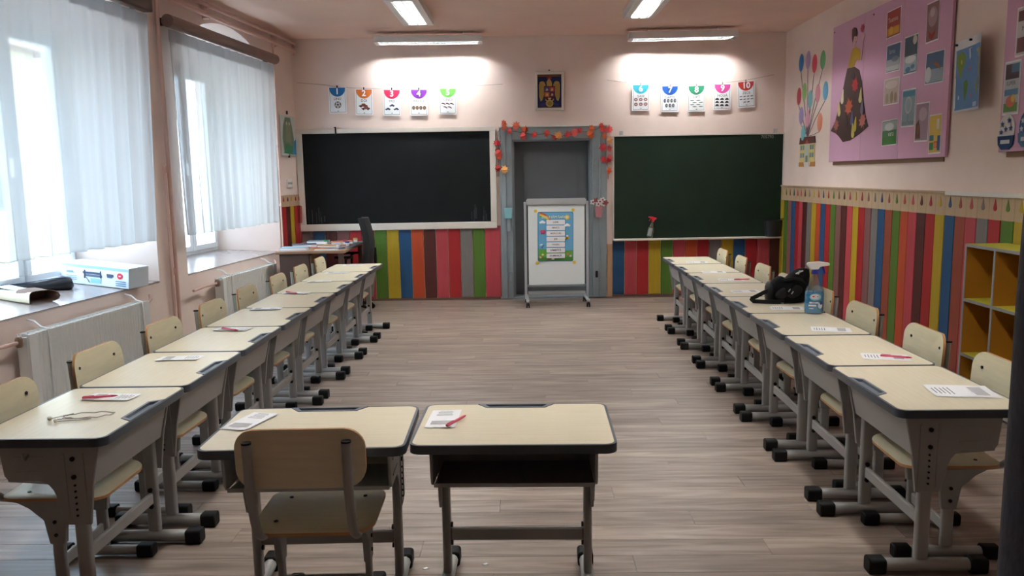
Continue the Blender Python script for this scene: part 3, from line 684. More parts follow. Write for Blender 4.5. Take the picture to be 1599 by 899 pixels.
# number cards on cords
M_cordw = mat('thin_grey_cord', (150, 130, 120), 0.7)
def cord(pts, label):
    tag(put(MB().tube([(u, -0.014, z) for u, z in pts], 0.0022, 6).build('hanging_cord', M_cordw, smooth=0.8), BACK, 0, 0, 0), label, 'cord', 'cords for the number cards')
cord([(-2.70, 2.632), (-2.39, 2.602), (-2.225, 2.575), (-1.91, 2.553), (-1.58, 2.546), (-1.26, 2.545), (-0.915, 2.552), (-0.60, 2.565), (-0.26, 2.578)], 'thin cord above the black chalkboard holding cards one to five')
cord([(0.975, 2.606), (1.187, 2.578), (1.376, 2.558), (1.726, 2.540), (2.04, 2.540), (2.35, 2.552), (2.63, 2.578), (2.97, 2.64)], 'thin cord above the green chalkboard holding cards six to ten')
CARDS = [(1, 'UNU', (38, 110, 168), -2.225, 2.571, 0.0), (2, 'DOI', (226, 128, 62), -1.91, 2.545, -0.02), (3, 'TREI', (212, 52, 92), -1.58, 2.535, -0.02), (4, 'PATRU', (122, 56, 160), -1.26, 2.532, -0.02), (5, 'CINCI', (108, 190, 84), -0.915, 2.541, -0.03),
         (6, 'ȘASE', (66, 178, 200), 1.376, 2.548, 0.01), (7, 'ȘAPTE', (34, 84, 160), 1.726, 2.528, 0.0), (8, 'OPT', (44, 132, 96), 2.04, 2.527, 0.02), (9, 'NOUĂ', (216, 84, 160), 2.352, 2.540, -0.01), (10, 'ZECE', (206, 68, 58), 2.629, 2.566, 0.06)]
def picto(p, n):
    D1, D2 = (60, 58, 62), (150, 146, 148)
    def car(x, z, k, c): p.p(c, [(x - .03 * k, z), (x - .03 * k, z + .008 * k), (x - .014 * k, z + .012 * k), (x - .006 * k, z + .022 * k), (x + .012 * k, z + .022 * k), (x + .02 * k, z + .012 * k), (x + .03 * k, z + .010 * k), (x + .03 * k, z)]); p.ell((20, 20, 22), x - .016 * k, z, .006 * k, .006 * k, 8); p.ell((20, 20, 22), x + .016 * k, z, .006 * k, .006 * k, 8)
    if n == 1:
        p.ell((40, 40, 44), 0, -0.205, 0.040, 0.040, 18); p.ell((190, 190, 190), 0, -0.205, 0.036, 0.036, 18); p.ell((40, 40, 44), 0, -0.203, 0.012, 0.012, 5)
        for q in range(5): p.ell((40, 40, 44), 0.030 * math.sin(q * 1.257), -0.205 + 0.030 * math.cos(q * 1.257), 0.008, 0.008, 5)
    elif n == 2:
        car(-0.012, -0.205, 1.7, (120, 70, 66)); car(0.018, -0.235, 1.7, (140, 84, 80))
    elif n == 3:
        for x, z in ((0, -0.195), (-0.05, -0.235), (0.05, -0.235)): car(x, z, 1.05, (58, 62, 92))
    elif n == 4:
        for q in range(4): p.ell((112, 90, 74), -0.064 + 0.043 * q, -0.215, 0.019, 0.023); p.ell((150, 128, 108), -0.064 + 0.043 * q, -0.215, 0.008, 0.010)
    elif n == 5:
        for x, z in ((-0.05, -0.185), (0.0, -0.185), (0.05, -0.185), (-0.028, -0.225), (0.024, -0.225)): p.p((112, 70, 84), [(x - .026, z + .010), (x - .008, z + .014), (x + .014, z + .006), (x + .024, z - .010), (x + .016, z - .014), (x + .004, z - .002), (x - .024, z + .002)])
    else:
        rows = {6: (3, 3), 7: (4, 3), 8: (2, 2, 2, 2), 9: (3, 3, 3), 10: (4, 4, 2)}[n]; zr = -0.175
        for ri, cnt in enumerate(rows):
            z = zr - ri * (0.055 if n < 8 else (0.024 if n == 8 else (0.036 if n == 9 else 0.033)))
            for q in range(cnt):
                x = (q - (cnt - 1) / 2) * {6: 0.058, 7: 0.040, 8: 0.075, 9: 0.058, 10: 0.043}[n] + (0.03 * (ri % 2) - 0.015 if n == 8 else 0)
                if n == 6: p.ell((150, 108, 108), x, z, 0.022, 0.020); p.ell((220, 214, 214), x, z, 0.009, 0.007)
                elif n == 7: p.ell((92, 96, 102), x, z, 0.016, 0.023); p.ell((160, 160, 164), x + .004, z, 0.006, 0.009)
                elif n == 8: p.ell((140, 146, 148), x, z, 0.026, 0.007)
                elif n == 9: p.p((62, 60, 70), [(x - .024, z - .012), (x + .024, z - .012), (x + .018, z + .004), (x, z + .014), (x - .018, z + .004)])
                else: p.p((72, 66, 72), [(x - .015, z - .006), (x + .015, z - .003), (x + .015, z + .006), (x - .012, z + .004)])
for n, word, c, u, z, rot in CARDS:
    t = wall_thing(BACK, u, 0.030, z, 'number_card', 'number card %d with %s top reading %s hanging on a cord' % (n, {1: 'a blue', 2: 'an orange', 3: 'a crimson', 4: 'a purple', 5: 'a light green', 6: 'a turquoise', 7: 'a dark blue', 8: 'a dark green', 9: 'a pink', 10: 'a red'}[n], word), 'number card', 'number cards')
    t.rotation_euler = (0.03, -rot, BACK.a)
    sh = MB().box(-0.104, 0.104, -0.001, 0.001, -0.305, 0).build('sheet', M_paper, t)
    p = Print(); p.rect((64, 68, 76), -0.092, 0.092, -0.292, -0.012); p.rect((236, 240, 242), -0.089, 0.089, -0.288, -0.015)
    p.p(c, [(-0.094, -0.006), (0.094, -0.006)] + [(0.094 * math.cos(a), -0.012 - 0.098 * math.sin(a)) for a in [PI * q / 16 for q in range(17)]])
    picto(p, n); p.rect((90, 90, 96), -0.010, 0.010, -0.280, -0.274); p.build('printed_pictures', t, -0.0012)
    text(str(n), 0.095, mat('white_ink', (245, 245, 246), 0.6), sh, 0, -0.0075 - 0.0004 * p.k * 0 - 0.004, -0.052, 0.003)
    text(word, 0.040, mat('dark_ink', (60, 60, 66), 0.6), sh, 0, -0.012, -0.137)
    MB().box(-0.006, 0.006, -0.010, 0.008, -0.010, 0.020).build('clip', M_bolt if n < 5 else M_cordw, t, bevel=0.002)

# autumn leaf garland round the door
t = wall_thing(BACK, 0.32, 0.055, 1.5, 'leaf_garland', 'garland of red and orange paper leaves round the grey door frame', 'garland')
LV = [(-0.257, 2.121), (-0.263, 2.075), (-0.117, 2.088), (-0.187, 2.027), (-0.008, 2.038), (-0.034, 1.965), (0.105, 1.977), (0.253, 1.994), (0.389, 1.961), (0.35, 1.943), (0.505, 1.973), (0.585, 1.996), (0.647, 2.018), (0.79, 2.039), (0.766, 1.969), (0.9, 2.07), (0.924, 2.023), (0.995, 2.022), (0.938, 1.953), (1.0, 1.9), (0.924, 1.816), (0.995, 1.801), (0.928, 1.67), (1.0, 1.678), (0.995, 1.541), (-0.343, 1.884), (-0.331, 1.77), (-0.321, 1.728), (-0.335, 1.591), (-0.257, 1.571)]
LC = [(214, 92, 48), (226, 118, 96), (220, 104, 80), (196, 58, 52), (206, 88, 48), (198, 52, 44), (200, 48, 44), (214, 84, 66), (236, 164, 92), (170, 44, 44), (190, 44, 50), (222, 96, 92), (196, 56, 60), (216, 104, 52), (212, 98, 40), (206, 72, 46), (212, 70, 66), (222, 84, 84), (218, 108, 52), (236, 168, 110), (196, 56, 62), (190, 66, 72), (204, 58, 62), (186, 50, 56), (220, 96, 40), (178, 38, 44), (190, 58, 50), (220, 96, 66), (172, 46, 40), (240, 180, 104)]
def maple(k):
    a = [(0, -1.0), (0.06, -0.45), (0.5, -0.62), (0.42, -0.3), (0.95, -0.12), (0.62, 0.12), (0.85, 0.52), (0.42, 0.42), (0.30, 0.72), (0.18, 0.55), (0, 1.0)]
    return [(x * k, z * k) for x, z in a] + [(-x * k, z * k) for x, z in a[-2:0:-1]]
for i, ((u, z), c) in enumerate(zip(LV, LC)):
    b = MB(); pts = maple(0.046 + 0.008 * (i % 3)); cu = random.uniform(0.4, 1.2)
    n = len(pts); b.add([(0, -0.012, 0)] + [(x, cu * 0.5 * abs(x) - 0.012, zz) for x, zz in pts] + [(0, -0.009, 0)] + [(x, cu * 0.5 * abs(x) - 0.009, zz) for x, zz in pts],
                        [(0, 1 + q, 1 + (q + 1) % n) for q in range(n)] + [(n + 1, n + 2 + (q + 1) % n, n + 2 + q) for q in range(n)] + [(1 + q, n + 2 + q, n + 2 + (q + 1) % n, 1 + (q + 1) % n) for q in range(n)])
    o = b.build('leaf', mat('leaf_%d_%d_%d' % c, c, 0.6, noise=0.12, scale=30), t); o.location = (u - 0.32, -0.012 * (i % 3), z - 1.5); o.rotation_euler = (random.uniform(-.3, .3), random.uniform(-2, 2), random.uniform(-.4, .4))
def gp(ps): return [(u - 0.32, 0.0, z - 1.5) for u, z in ps]
MB().tube(gp([(-0.257, 1.56), (-0.30, 1.60), (-0.335, 1.62), (-0.32, 1.75), (-0.345, 1.88), (-0.33, 2.02), (-0.26, 2.10), (-0.18, 2.03), (-0.01, 2.0), (0.1, 1.98), (0.25, 1.99), (0.38, 1.95), (0.5, 1.97), (0.65, 2.01), (0.78, 2.0), (0.9, 2.06), (0.97, 2.02), (0.95, 1.94), (0.96, 1.81), (0.955, 1.68), (0.99, 1.54), (0.985, 1.44)]), 0.003, 6).build('string', M_rod, t, smooth=0.8)

# cups hung on the door frame
t = wall_thing(BACK, 0.868, 0.085, 0.985, 'pink_cup', 'pink cup of white paper flowers on the right door jamb', 'cup')
MB().lathe([(0.034, 0), (0.037, 0.003), (0.046, 0.13), (0.043, 0.13), (0.033, 0.008)], 18).build('cup_body', mat('pink_plastic', (206, 142, 150), 0.4), t, smooth=0.6)
for i, (x, z) in enumerate(((-0.075, 0.185), (-0.035, 0.205), (0.010, 0.190), (0.045, 0.210), (0.080, 0.175), (-0.01, 0.16), (0.05, 0.165))):
    pts = [(0.030 * (1 + 0.25 * math.cos(5 * a)) * math.cos(a), 0.030 * (1 + 0.25 * math.cos(5 * a)) * math.sin(a)) for a in [q * 2 * PI / 20 for q in range(20)]]
    fl = MB().prism([(x + q, z + w2) for q, w2 in pts], 'y', -0.03 - 0.006 * (i % 3), -0.026 - 0.006 * (i % 3)).build('paper_flower', mat('flower_%d' % (i % 3), [(232, 226, 224), (150, 84, 86), (186, 130, 96)][[0, 1, 0, 0, 2, 0, 0][i]], 0.7), t)
    MB().disc((x, -0.033 - 0.006 * (i % 3), z), 0.010, 'y', 0.008, 8).build('flower_centre', mat('flower_eye', (150, 60, 66), 0.7), fl)
    MB().tube([(x * 0.4, 0, 0.03), (x, -0.028, z)], 0.0025, 5).build('stem', M_raw, fl)
t = wall_thing(BACK, -0.225, 0.078, 0.99, 'blue_holder', 'pale blue plastic holder on the left door jamb', 'holder')
b = MB(); b.prism([(-0.040, 0), (0.040, 0), (0.050, 0.125), (-0.050, 0.125)], 'y', -0.024, -0.018); b.prism([(-0.040, 0), (0.040, 0), (0.050, 0.125), (-0.050, 0.125)], 'y', 0.022, 0.028); b.box(-0.045, -0.039, -0.02, 0.025, 0.005, 0.12); b.box(0.039, 0.045, -0.02, 0.025, 0.005, 0.12); b.box(-0.04, 0.04, -0.02, 0.025, 0, 0.006)
b.build('holder_box', mat('pale_blue_plastic', (136, 190, 196), 0.35), t, bevel=0.002); MB().box(-0.018, 0.03, -0.005, 0.035, -0.16, 0.0).build('back_plate', M_grey, t, bevel=0.003)

# mobile whiteboard in front of the door
t = thing('mobile_whiteboard', 'white magnetic board on a wheeled stand in front of the grey door', 'whiteboard', (0.34, 9.28, 0), AD)
M_alu = mat('grey_aluminium', (190, 194, 196), 0.35, 0.3)
sf = MB().box(-0.325, 0.325, -0.012, 0.008, 0.235, 1.20).build('board_panel', mat('whiteboard_enamel', (228, 234, 234), 0.25), t, bevel=0.003)
MB().box(-0.345, 0.345, -0.03, 0.012, 1.155, 1.235).build('clamp_rail', M_alu, t, bevel=0.012, seg=2)
MB().box(-0.34, 0.34, -0.045, 0.01, 0.215, 0.24).build('marker_tray', mat('tray_grey', (120, 126, 130), 0.4), t, bevel=0.004)
MB().box(-0.335, 0.335, -0.008, 0.012, 0.125, 0.165).build('cross_bar', M_alu, t, bevel=0.004)
for s in (-1, 1):
    MB().box(s * 0.358 - 0.014, s * 0.358 + 0.014, -0.012, 0.016, 0.07, 1.20).build('post', M_alu, t, bevel=0.004)
    ft = MB().box(s * 0.345 - 0.018, s * 0.345 + 0.018, -0.23, 0.23, 0.065, 0.095).build('base_foot', M_alu, t, bevel=0.008)
    for y in (-0.205, 0.205):
        c = MB(); c.disc((s * 0.345 - 0.012, y, 0.026), 0.026, 'x', 0.014, 14); c.disc((s * 0.345 + 0.012, y, 0.026), 0.026, 'x', 0.014, 14); c.box(s * 0.345 - 0.005, s * 0.345 + 0.005, y - 0.012, y + 0.012, 0.026, 0.066)
        c.build('caster', M_black, ft)
BP = thing('weekday_poster', 'blue illustrated days of the week poster on the whiteboard', 'poster', (0, 0, 0), 0)
_c = Matrix.Translation((0.34, 9.28, 0)) @ Matrix.Rotation(AD, 4, 'Z')
BP.matrix_world = _c @ Matrix.Translation((-0.012, -0.0135, 0.795)) @ Matrix.Rotation(0.006, 4, 'Y')
sh = MB().prism(rrect(0.412, 0.572, 0.02, 4), 'y', -0.001, 0.0005).build('sheet', ink(70, 132, 176), BP)
p = Print(); SK = (110, 176, 214)
p.p(SK, rrect(0.396, 0.556, 0.016, 4))
p.p((104, 164, 72), [(-0.198, -0.278), (0.198, -0.278), (0.198, -0.155), (0.12, -0.16), (0.02, -0.175), (-0.1, -0.145), (-0.198, -0.140)])
p.p((80, 138, 60), [(-0.198, -0.278), (0.198, -0.278), (0.198, -0.235), (0, -0.225), (-0.198, -0.24)])
for q, c in enumerate(((206, 84, 72), (232, 160, 70), (236, 214, 100), (126, 186, 110))):
    r0, r1 = 0.155 - q * 0.012, 0.143 - q * 0.012; cc = (-0.19, 0.125)
    A = [PI * (0.48 - 0.34 * k / 10) for k in range(11)]
    p.p(c, [(cc[0] + r0 * math.cos(a), cc[1] + r0 * math.sin(a)) for a in A] + [(cc[0] + r1 * math.cos(a), cc[1] + r1 * math.sin(a)) for a in A[::-1]])
p.ell((232, 196, 92), 0.135, 0.222, 0.030, 0.030); p.ell((246, 220, 130), 0.135, 0.222, 0.019, 0.019)
for x, z in ((-0.150, 0.165), (0.135, 0.128)):
    for dx, dz, r_ in ((-.02, 0, .016), (0, .008, .021), (.02, 0, .016)): p.ell((244, 248, 250), x + dx, z + dz, r_, r_ * .8, bump=1)
for s in (-1, 1): p.ell((214, 96, 124), -0.145 + s * 0.016, 0.062, 0.016, 0.020, rot=s * .5); p.ell((190, 70, 100), -0.145 + s * .012, 0.042, 0.010, 0.012)
p.ell((232, 196, 70), 0.135, -0.015, 0.026, 0.015); p.rect((40, 34, 30), 0.122, 0.129, -0.03, 0.0); p.rect((40, 34, 30), 0.137, 0.144, -0.03, 0.0); p.ell((236, 240, 244), 0.135, 0.008, 0.014, 0.010)
p.p((70, 84, 120), [(-0.165, -0.125), (-0.140, -0.095), (-0.128, -0.09), (-0.155, -0.13)]); p.ell((230, 236, 240), -0.165, -0.09, 0.018, 0.009, rot=.4)
for x, z, c in ((-0.148, -0.205, (236, 226, 120)), (0.14, -0.20, (206, 120, 96)), (-0.175, -0.235, (226, 140, 150)), (0.172, -0.222, (226, 200, 220)), (-0.08, -0.255, (120, 70, 54))): p.ell(c, x, z, 0.013, 0.012)
p.rect((120, 84, 60), -0.10, -0.05, -0.262, -0.248); p.rect((226, 232, 228), -0.045, -0.015, -0.262, -0.250)
for q in range(7): p.p((238, 240, 242), rrect(0.212, 0.054, 0.006, 2, 0.002, 0.168 - q * 0.0645), 0 if q else 1)
p.build('printed_picture', BP, -0.0012)
text('ZILELE SĂPTĂMÂNII', 0.034, mat('cream_ink', (226, 226, 190), 0.6), sh, -0.01, -0.017, 0.225, 0.001)
for q, wd in enumerate(('LUNI', 'MARȚI', 'MIERCURI', 'JOI', 'VINERI', 'SÂMBĂTĂ', 'DUMINICĂ')):
    text(wd, 0.028, mat('weekday_ink_%d' % q, [(110, 90, 96), (150, 140, 140), (176, 150, 146), (110, 104, 112), (150, 146, 152), (84, 80, 84), (66, 62, 74)][q], 0.6), sh, 0.002, -0.017, 0.168 - q * 0.0645, 0.0006)
for n, (x, z) in enumerate(((-0.225, 0.298), (0.205, 0.305), (-0.215, -0.300), (0.215, -0.300))):
    m_ = tag(MB().disc((0, 0, 0), 0.019, 'y', 0.010, 14).build('magnet', mat('yellow_magnet', (226, 196, 70), 0.4), bevel=0.003), 'round yellow magnet at the %s of the weekday poster' % ('upper left corner', 'upper right corner', 'lower left corner', 'lower right corner')[n], 'magnet', 'yellow magnets')
    m_.matrix_world = _c @ Matrix.Translation((-0.012 + x, -0.0185, 0.795 + z))

# ================================================================== RIGHT WALL DECORATIONS
M_pb = mat('pink_board', (216, 170, 200), 0.7, noise=0.03, scale=3)
def pinkboard(u0, u1, z0, z1, n, label):
    t = wall_thing(RIGHT, (u0 + u1) / 2, 0, z0, 'pink_display_board', label, 'display board', 'pink display boards')
    h = (u1 - u0) / 2; w_ = 2 * h / n
    for i in range(n): MB().box(-h + i * w_ + 0.0008, -h + (i + 1) * w_ - 0.0008, -0.032, -0.012, 0, z1 - z0).build('foam_panel', M_pb, t, bevel=0.002)
    MB().box(-h + 0.06, h - 0.06, -0.012, 0, -0.035, 0.02).build('batten', mat('brown_batten', (128, 98, 76), 0.7), t)
    for x in (-h + 0.04, -0.2):
        MB().disc((x, -0.034, z1 - z0 - 0.05), 0.008, 'y', 0.008, 8).build('pin', mat('red_pin', (120, 40, 44), 0.4), t)
    return t
pinkboard(1.575, 3.865, 1.585, 2.90, 3, 'large pink display board with a paper lady and picture cards')
pinkboard(4.535, 5.30, 1.60, 2.92, 1, 'pink display board at the right edge above the shelf unit')
# paper lady
t = wall_thing(RIGHT, 2.30, 0.0335, 1.77, 'paper_lady', 'paper cut-out lady in a brown leaf-covered skirt on the pink board', 'cut-out')
def cut(name, c, pts, y0, th, parent): return MB().prism(pts, 'y', -y0 - th, -y0).build(name, ink(*c), parent)
skirt = cut('skirt', (62, 40, 36), [(-0.322, 0.688), (-0.155, 0.681), (-0.044, 0.638), (0.02, 0.526), (0.079, 0.353), (0.139, 0.209), (0.206, 0.115), (0.034, 0.061), (-0.194, 0.007), (-0.365, 0.0), (-0.469, 0.057), (-0.553, 0.091), (-0.692, 0.122), (-0.584, 0.2), (-0.499, 0.345), (-0.415, 0.486), (-0.369, 0.599)], 0, 0.003, t)
cut('arm', (226, 184, 190), [(-0.045, 0.743), (-0.017, 0.809), (-0.001, 0.882), (-0.016, 0.933), (0.015, 0.955), (0.049, 0.956), (0.053, 0.922), (0.023, 0.885), (0.016, 0.818), (-0.001, 0.723)], 0, 0.002, t)
cut('arm_outline', (96, 56, 62), [(0.049, 0.956), (0.057, 0.922), (0.027, 0.885), (0.020, 0.818), (0.003, 0.72), (-0.004, 0.723), (0.012, 0.818), (0.019, 0.885), (0.049, 0.922)], 0.002, 0.001, t)
cut('bodice', (206, 172, 62), [(-0.21, 0.859), (-0.138, 0.855), (-0.061, 0.832), (-0.036, 0.791), (-0.036, 0.728), (-0.064, 0.725), (-0.091, 0.75), (-0.135, 0.728), (-0.156, 0.688), (-0.21, 0.681), (-0.303, 0.69), (-0.283, 0.748), (-0.252, 0.801)], 0.002, 0.002, t)
cut('neck', (222, 180, 172), [(-0.192, 0.897), (-0.148, 0.885), (-0.144, 0.85), (-0.196, 0.858)], 0.001, 0.002, t)
fc = cut('face', (228, 190, 182), [(-0.21, 0.965), (-0.124, 0.958), (-0.114, 0.928), (-0.131, 0.896), (-0.176, 0.882), (-0.205, 0.915)], 0.002, 0.002, t)
p = Print(); p.ell((60, 36, 34), -0.150, 0.936, 0.010, 0.004, 8); p.ell((150, 50, 60), -0.142, 0.905, 0.010, 0.005, 8); p.build('features', fc, -0.0045)['kind'] = 'stuff'
cut('hair', (72, 40, 38), [(-0.243, 0.999), (-0.239, 1.034), (-0.193, 1.044), (-0.138, 1.026), (-0.115, 0.977), (-0.123, 0.951), (-0.185, 0.961), (-0.215, 0.909), (-0.238, 0.949)], 0.003, 0.002, t)
for (x, z, c, k) in ((-0.003, 1.0, (176, 56, 74), 0.045), (-0.119, 0.506, (196, 66, 70), 0.085), (-0.245, 0.317, (206, 104, 76), 0.10), (0.085, 0.171, (206, 130, 122), 0.085), (-0.54, 0.167, (160, 100, 88), 0.075)):
    o = MB().prism(maple(k), 'y', -0.002, 0).build('leaf', ink(*c), skirt if z < .9 else t); o.location = (x, -0.004, z); o.rotation_euler = (0, random.uniform(-.5, .5), 0)
for (x, z, c) in ((-0.409, 0.427, (232, 226, 190)), (0.016, 0.401, (226, 214, 150)), (-0.483, 0.314, (222, 206, 140)), (-0.13, 0.091, (220, 206, 110)), (-0.081, 0.146, (226, 206, 90)), (-0.16, 0.209, (96, 100, 140)), (0.061, 0.299, (120, 116, 146)), (-0.30, 0.20, (50, 34, 32))):
    pts = [(0.036 * math.cos(a), 0.034 * math.sin(a) - 0.03) for a in [PI * (0.1 - 1.2 * q / 8) for q in range(9)]] + [(-0.008, 0.075), (0.008, 0.075)]
    o = MB().prism(pts, 'y', -0.002, 0).build('drop', ink(*c), skirt); o.location = (x, -0.004, z); o.rotation_euler = (0, random.uniform(-.2, .2), 0)
cut('knot', (34, 22, 24), ell(-0.184, 0.606, 0.05, 0.035, 10), 0.003, 0.002, skirt)
# picture cards on the first board: (u0,u1,z0,z1, base, [(colour, kind, ...)])
PCARD = [
 (2.794, 3.057, 2.593, 2.818, (158, 66, 58), [('r', (206, 150, 60), -.9, .9, -.9, -.3), ('e', (226, 176, 70), -.3, -.5, .3, .3), ('e', (214, 160, 60), .4, -.55, .3, .28), ('t', (232, 214, 200), 'Toamna', 0, .25)], 'red and gold autumn card'),
 (2.813, 3.076, 2.305, 2.537, (78, 98, 128), [('r', (176, 186, 192), -.95, .95, -.95, -.1), ('r', (210, 216, 218), -.95, .95, -.95, -.6), ('e', (120, 132, 150), .3, -.1, .5, .2), ('t', (190, 200, 214), 'Iarna', -.1, .45)], 'slate blue winter sky card'),
 (3.142, 3.371, 2.251, 2.553, (56, 74, 92), [('e', (222, 220, 206), .55, .7, .3, .24), ('r', (176, 198, 206), -.95, .95, -.95, -.05), ('e', (232, 238, 240), 0, -.25, .8, .2), ('e', (84, 130, 160), -.3, -.75, .4, .14), ('e', (84, 130, 160), .4, -.65, .3, .12)], 'night-blue card with a moon over snow'),
 (3.488, 3.683, 2.446, 2.744, (142, 108, 112), [('e', (178, 150, 154), 0, .25, .7, .5), ('e', (206, 190, 192), -.05, .45, .35, .22), ('p', (150, 62, 46), [(-.7, -.35), (-.5, -.8), (0, -.95), (.5, -.7), (.6, -.3), (.35, -.55), (0, -.65), (-.35, -.55)])], 'mauve card with a red leaf cup'),
 (3.506, 3.786, 2.134, 2.371, (88, 112, 142), [('r', (156, 172, 186), -.95, .95, -.95, -.1), ('e', (226, 230, 232), -.65, -.4, .35, .5), ('p', (156, 110, 90), [(-.2, .25), (.2, .4), (.6, .1), (.75, -.3), (.55, -.1), (.1, .1)])], 'blue card with a brown bird'),
 (2.794, 3.083, 2.039, 2.257, (206, 192, 184), [('e', (176, 166, 140), -.5, -.5, .2, .4), ('e', (160, 150, 120), .1, -.45, .2, .45), ('e', (172, 148, 130), .6, -.5, .18, .4), ('e', (224, 214, 208), 0, .5, .8, .3)], 'pale card with dry plants'),
 (3.144, 3.375, 1.835, 2.135, (148, 172, 184), [('r', (86, 140, 164), -.95, .95, .65, .95), ('e', (206, 206, 206), 0, .15, .5, .45), ('e', (164, 186, 196), 0, .15, .38, .36), ('r', (92, 104, 112), -.03, .03, -.8, -.35), ('r', (126, 146, 150), -.95, .95, -.95, -.75)], 'grey-blue card with a pale balloon shape'),
 (2.794, 3.085, 1.7, 1.914, (88, 134, 92), [('r', (178, 194, 192), -.95, .95, .2, .95), ('e', (226, 230, 228), 0, .45, .6, .3), ('r', (70, 128, 62), -.95, .95, -.95, -.35), ('t', (236, 240, 236), 'vara', .3, -.1)], 'green meadow card'),
 (3.387, 3.602, 1.709, 2.009, (166, 144, 162), [('e', (196, 180, 190), .1, .4, .6, .35), ('p', (96, 66, 52), [(-.9, -.9), (-.9, -.1), (-.5, .15), (-.2, -.3), (-.1, -.9)]), ('e', (120, 84, 60), -.5, -.35, .25, .25)], 'lilac card with a brown tree'),
 (3.622, 3.804, 1.61, 1.905, (214, 190, 96), [('r', (74, 124, 140), -.95, -.2, -.35, -.05), ('r', (186, 70, 62), -.1, .5, -.75, -.4), ('r', (62, 130, 86), -.9, -.2, -.85, -.45), ('r', (70, 100, 160), .5, .95, -.9, -.1), ('r', (236, 238, 232), .3, .75, .25, .8), ('e', (224, 150, 70), .2, -.55, .25, .15)], 'yellow card with coloured blocks')]
def picture_card(t, hw, hh, base, ops):
    sh = MB().box(-hw, hw, -0.002, 0, 0, 2 * hh).build('sheet', M_paper, t)
    p = Print(); m = 0.93; p.rect(base, -hw * m, hw * m, hh - hh * m, hh + hh * m)
    for op in ops:
        k, c = op[0], op[1]
        if k == 'r': p.rect(c, op[2] * hw * m, op[3] * hw * m, hh + op[4] * hh * m, hh + op[5] * hh * m)
        elif k == 'e': p.p(c, [(max(-hw * m, min(hw * m, x)), max(hh - hh * m, min(hh + hh * m, z))) for x, z in ell(op[2] * hw, hh + op[3] * hh, op[4] * hw, op[5] * hh, 16)])
        elif k == 'p': p.p(c, [(x * hw * m, hh + z * hh * m) for x, z in op[2]])
        else: text(op[2], hw * 0.42, ink(*c), sh, op[3] * hw, -0.008, hh + op[4] * hh)
    p.build('printed_picture', t, -0.0022)
for (u0, u1, z0, z1, base, ops, lb) in PCARD:
    t = wall_thing(RIGHT, (u0 + u1) / 2, 0.0335, z0, 'picture_card', lb + ' on the pink board beside the paper lady', 'picture card', 'picture cards on the pink boards')
    picture_card(t, (u1 - u0) / 2, (z1 - z0) / 2, base, ops); t.rotation_euler.y = random.uniform(-.02, .02)
for (u0, u1, z0, z1, base, ops, lb) in ((4.56, 4.73, 1.83, 2.165, (206, 208, 210), [('r', (96, 78, 84), -.9, .9, .35, .95), ('r', (84, 120, 146), -.1, .9, .6, .95), ('t', (80, 80, 84), 'SUPER', 0, .16), ('r', (100, 140, 176), -.9, .9, -.3, -.05), ('r', (96, 142, 80), -.9, .9, -.95, -.6), ('e', (204, 120, 100), 0, -.5, .6, .22), ('e', (222, 196, 110), .3, -.4, .25, .15)], 'two-picture card'),
                                        (4.655, 4.86, 2.18, 2.48, (212, 208, 210), [('r', (110, 76, 76), -.9, .9, .45, .9), ('r', (120, 86, 88), -.9, .9, -.9, -.25), ('t', (70, 70, 76), 'MIX', 0, .1)], 'tall red-framed card')):
    t = wall_thing(RIGHT, (u0 + u1) / 2, 0.0335, z0, 'picture_card', lb + ' on the pink board at the right edge', 'picture card', 'picture cards on the pink boards')
    picture_card(t, (u1 - u0) / 2, (z1 - z0) / 2, base, ops)
for u, z, lb in ((4.625, 1.625, 'white and navy paper cap with stars on the right pink board'), (4.84, 1.635, 'blue paper cap beside the starred cap on the right pink board')):
    t = wall_thing(RIGHT, u, 0.0335, z, 'baseball_hat_picture', lb, 'cut-out', 'paper caps on the pink board'); wh = u < 4.7
    MB().prism(ell(0, 0.11, 0.085, 0.105, 18), 'y', -0.004, 0).build('crown', ink(*((226, 224, 224) if wh else (64, 104, 150))), t)
    MB().prism([(-0.088, 0.075), (0.088, 0.075), (0.08, 0.02), (0.04, -0.012), (-0.04, -0.012), (-0.08, 0.02)], 'y', -0.009, -0.004).build('peak', ink(*((34, 66, 108) if wh else (90, 120, 150))), t)
    p = Print()
    for q, (x, zz) in enumerate(((-0.04, 0.15), (0.03, 0.17), (0.0, 0.115), (0.05, 0.12), (-0.05, 0.10))): p.p((44, 66, 120) if wh else (226, 228, 232), [(x + (0.022 if k % 2 == 0 else 0.010) * math.sin(k * PI / 5), zz + (0.022 if k % 2 == 0 else 0.010) * math.cos(k * PI / 5)) for k in range(10)], 0 if q else 1)
    p.rect((206, 210, 214), -0.05, 0.05, 0.025, 0.05); p.build('stars', t, -0.0098)
# world map sheet
t = wall_thing(RIGHT, 4.165, 0.055, 1.893, 'world_map', 'blue world map sheet hanging loose between the two pink boards', 'map')
t.rotation_euler = (0.02, 0, RIGHT.a - 0.14)
b = MB(); w_, h_ = 0.24, 0.49
def curl(x): return -0.03 * max(0, x / w_ - 0.3) ** 2
b.grid(12, 2, lambda u, v: (-w_ + 2 * w_ * u, curl(-w_ + 2 * w_ * u), h_ * v)); b.grid(12, 2, lambda u, v: (-w_ + 2 * w_ * u, curl(-w_ + 2 * w_ * u) + 0.0015, h_ * v))
b.build('sheet', mat('map_paper', (214, 222, 228), 0.25), t, recalc=False)
p = Print(); p.rect((98, 140, 188), -0.215, 0.225, 0.015, 0.43)
GL = (120, 146, 66)
p.p(GL, [(-0.19, 0.40), (-0.09, 0.41), (-0.03, 0.37), (-0.06, 0.31), (-0.10, 0.28), (-0.11, 0.22), (-0.14, 0.24), (-0.17, 0.30), (-0.20, 0.33)])
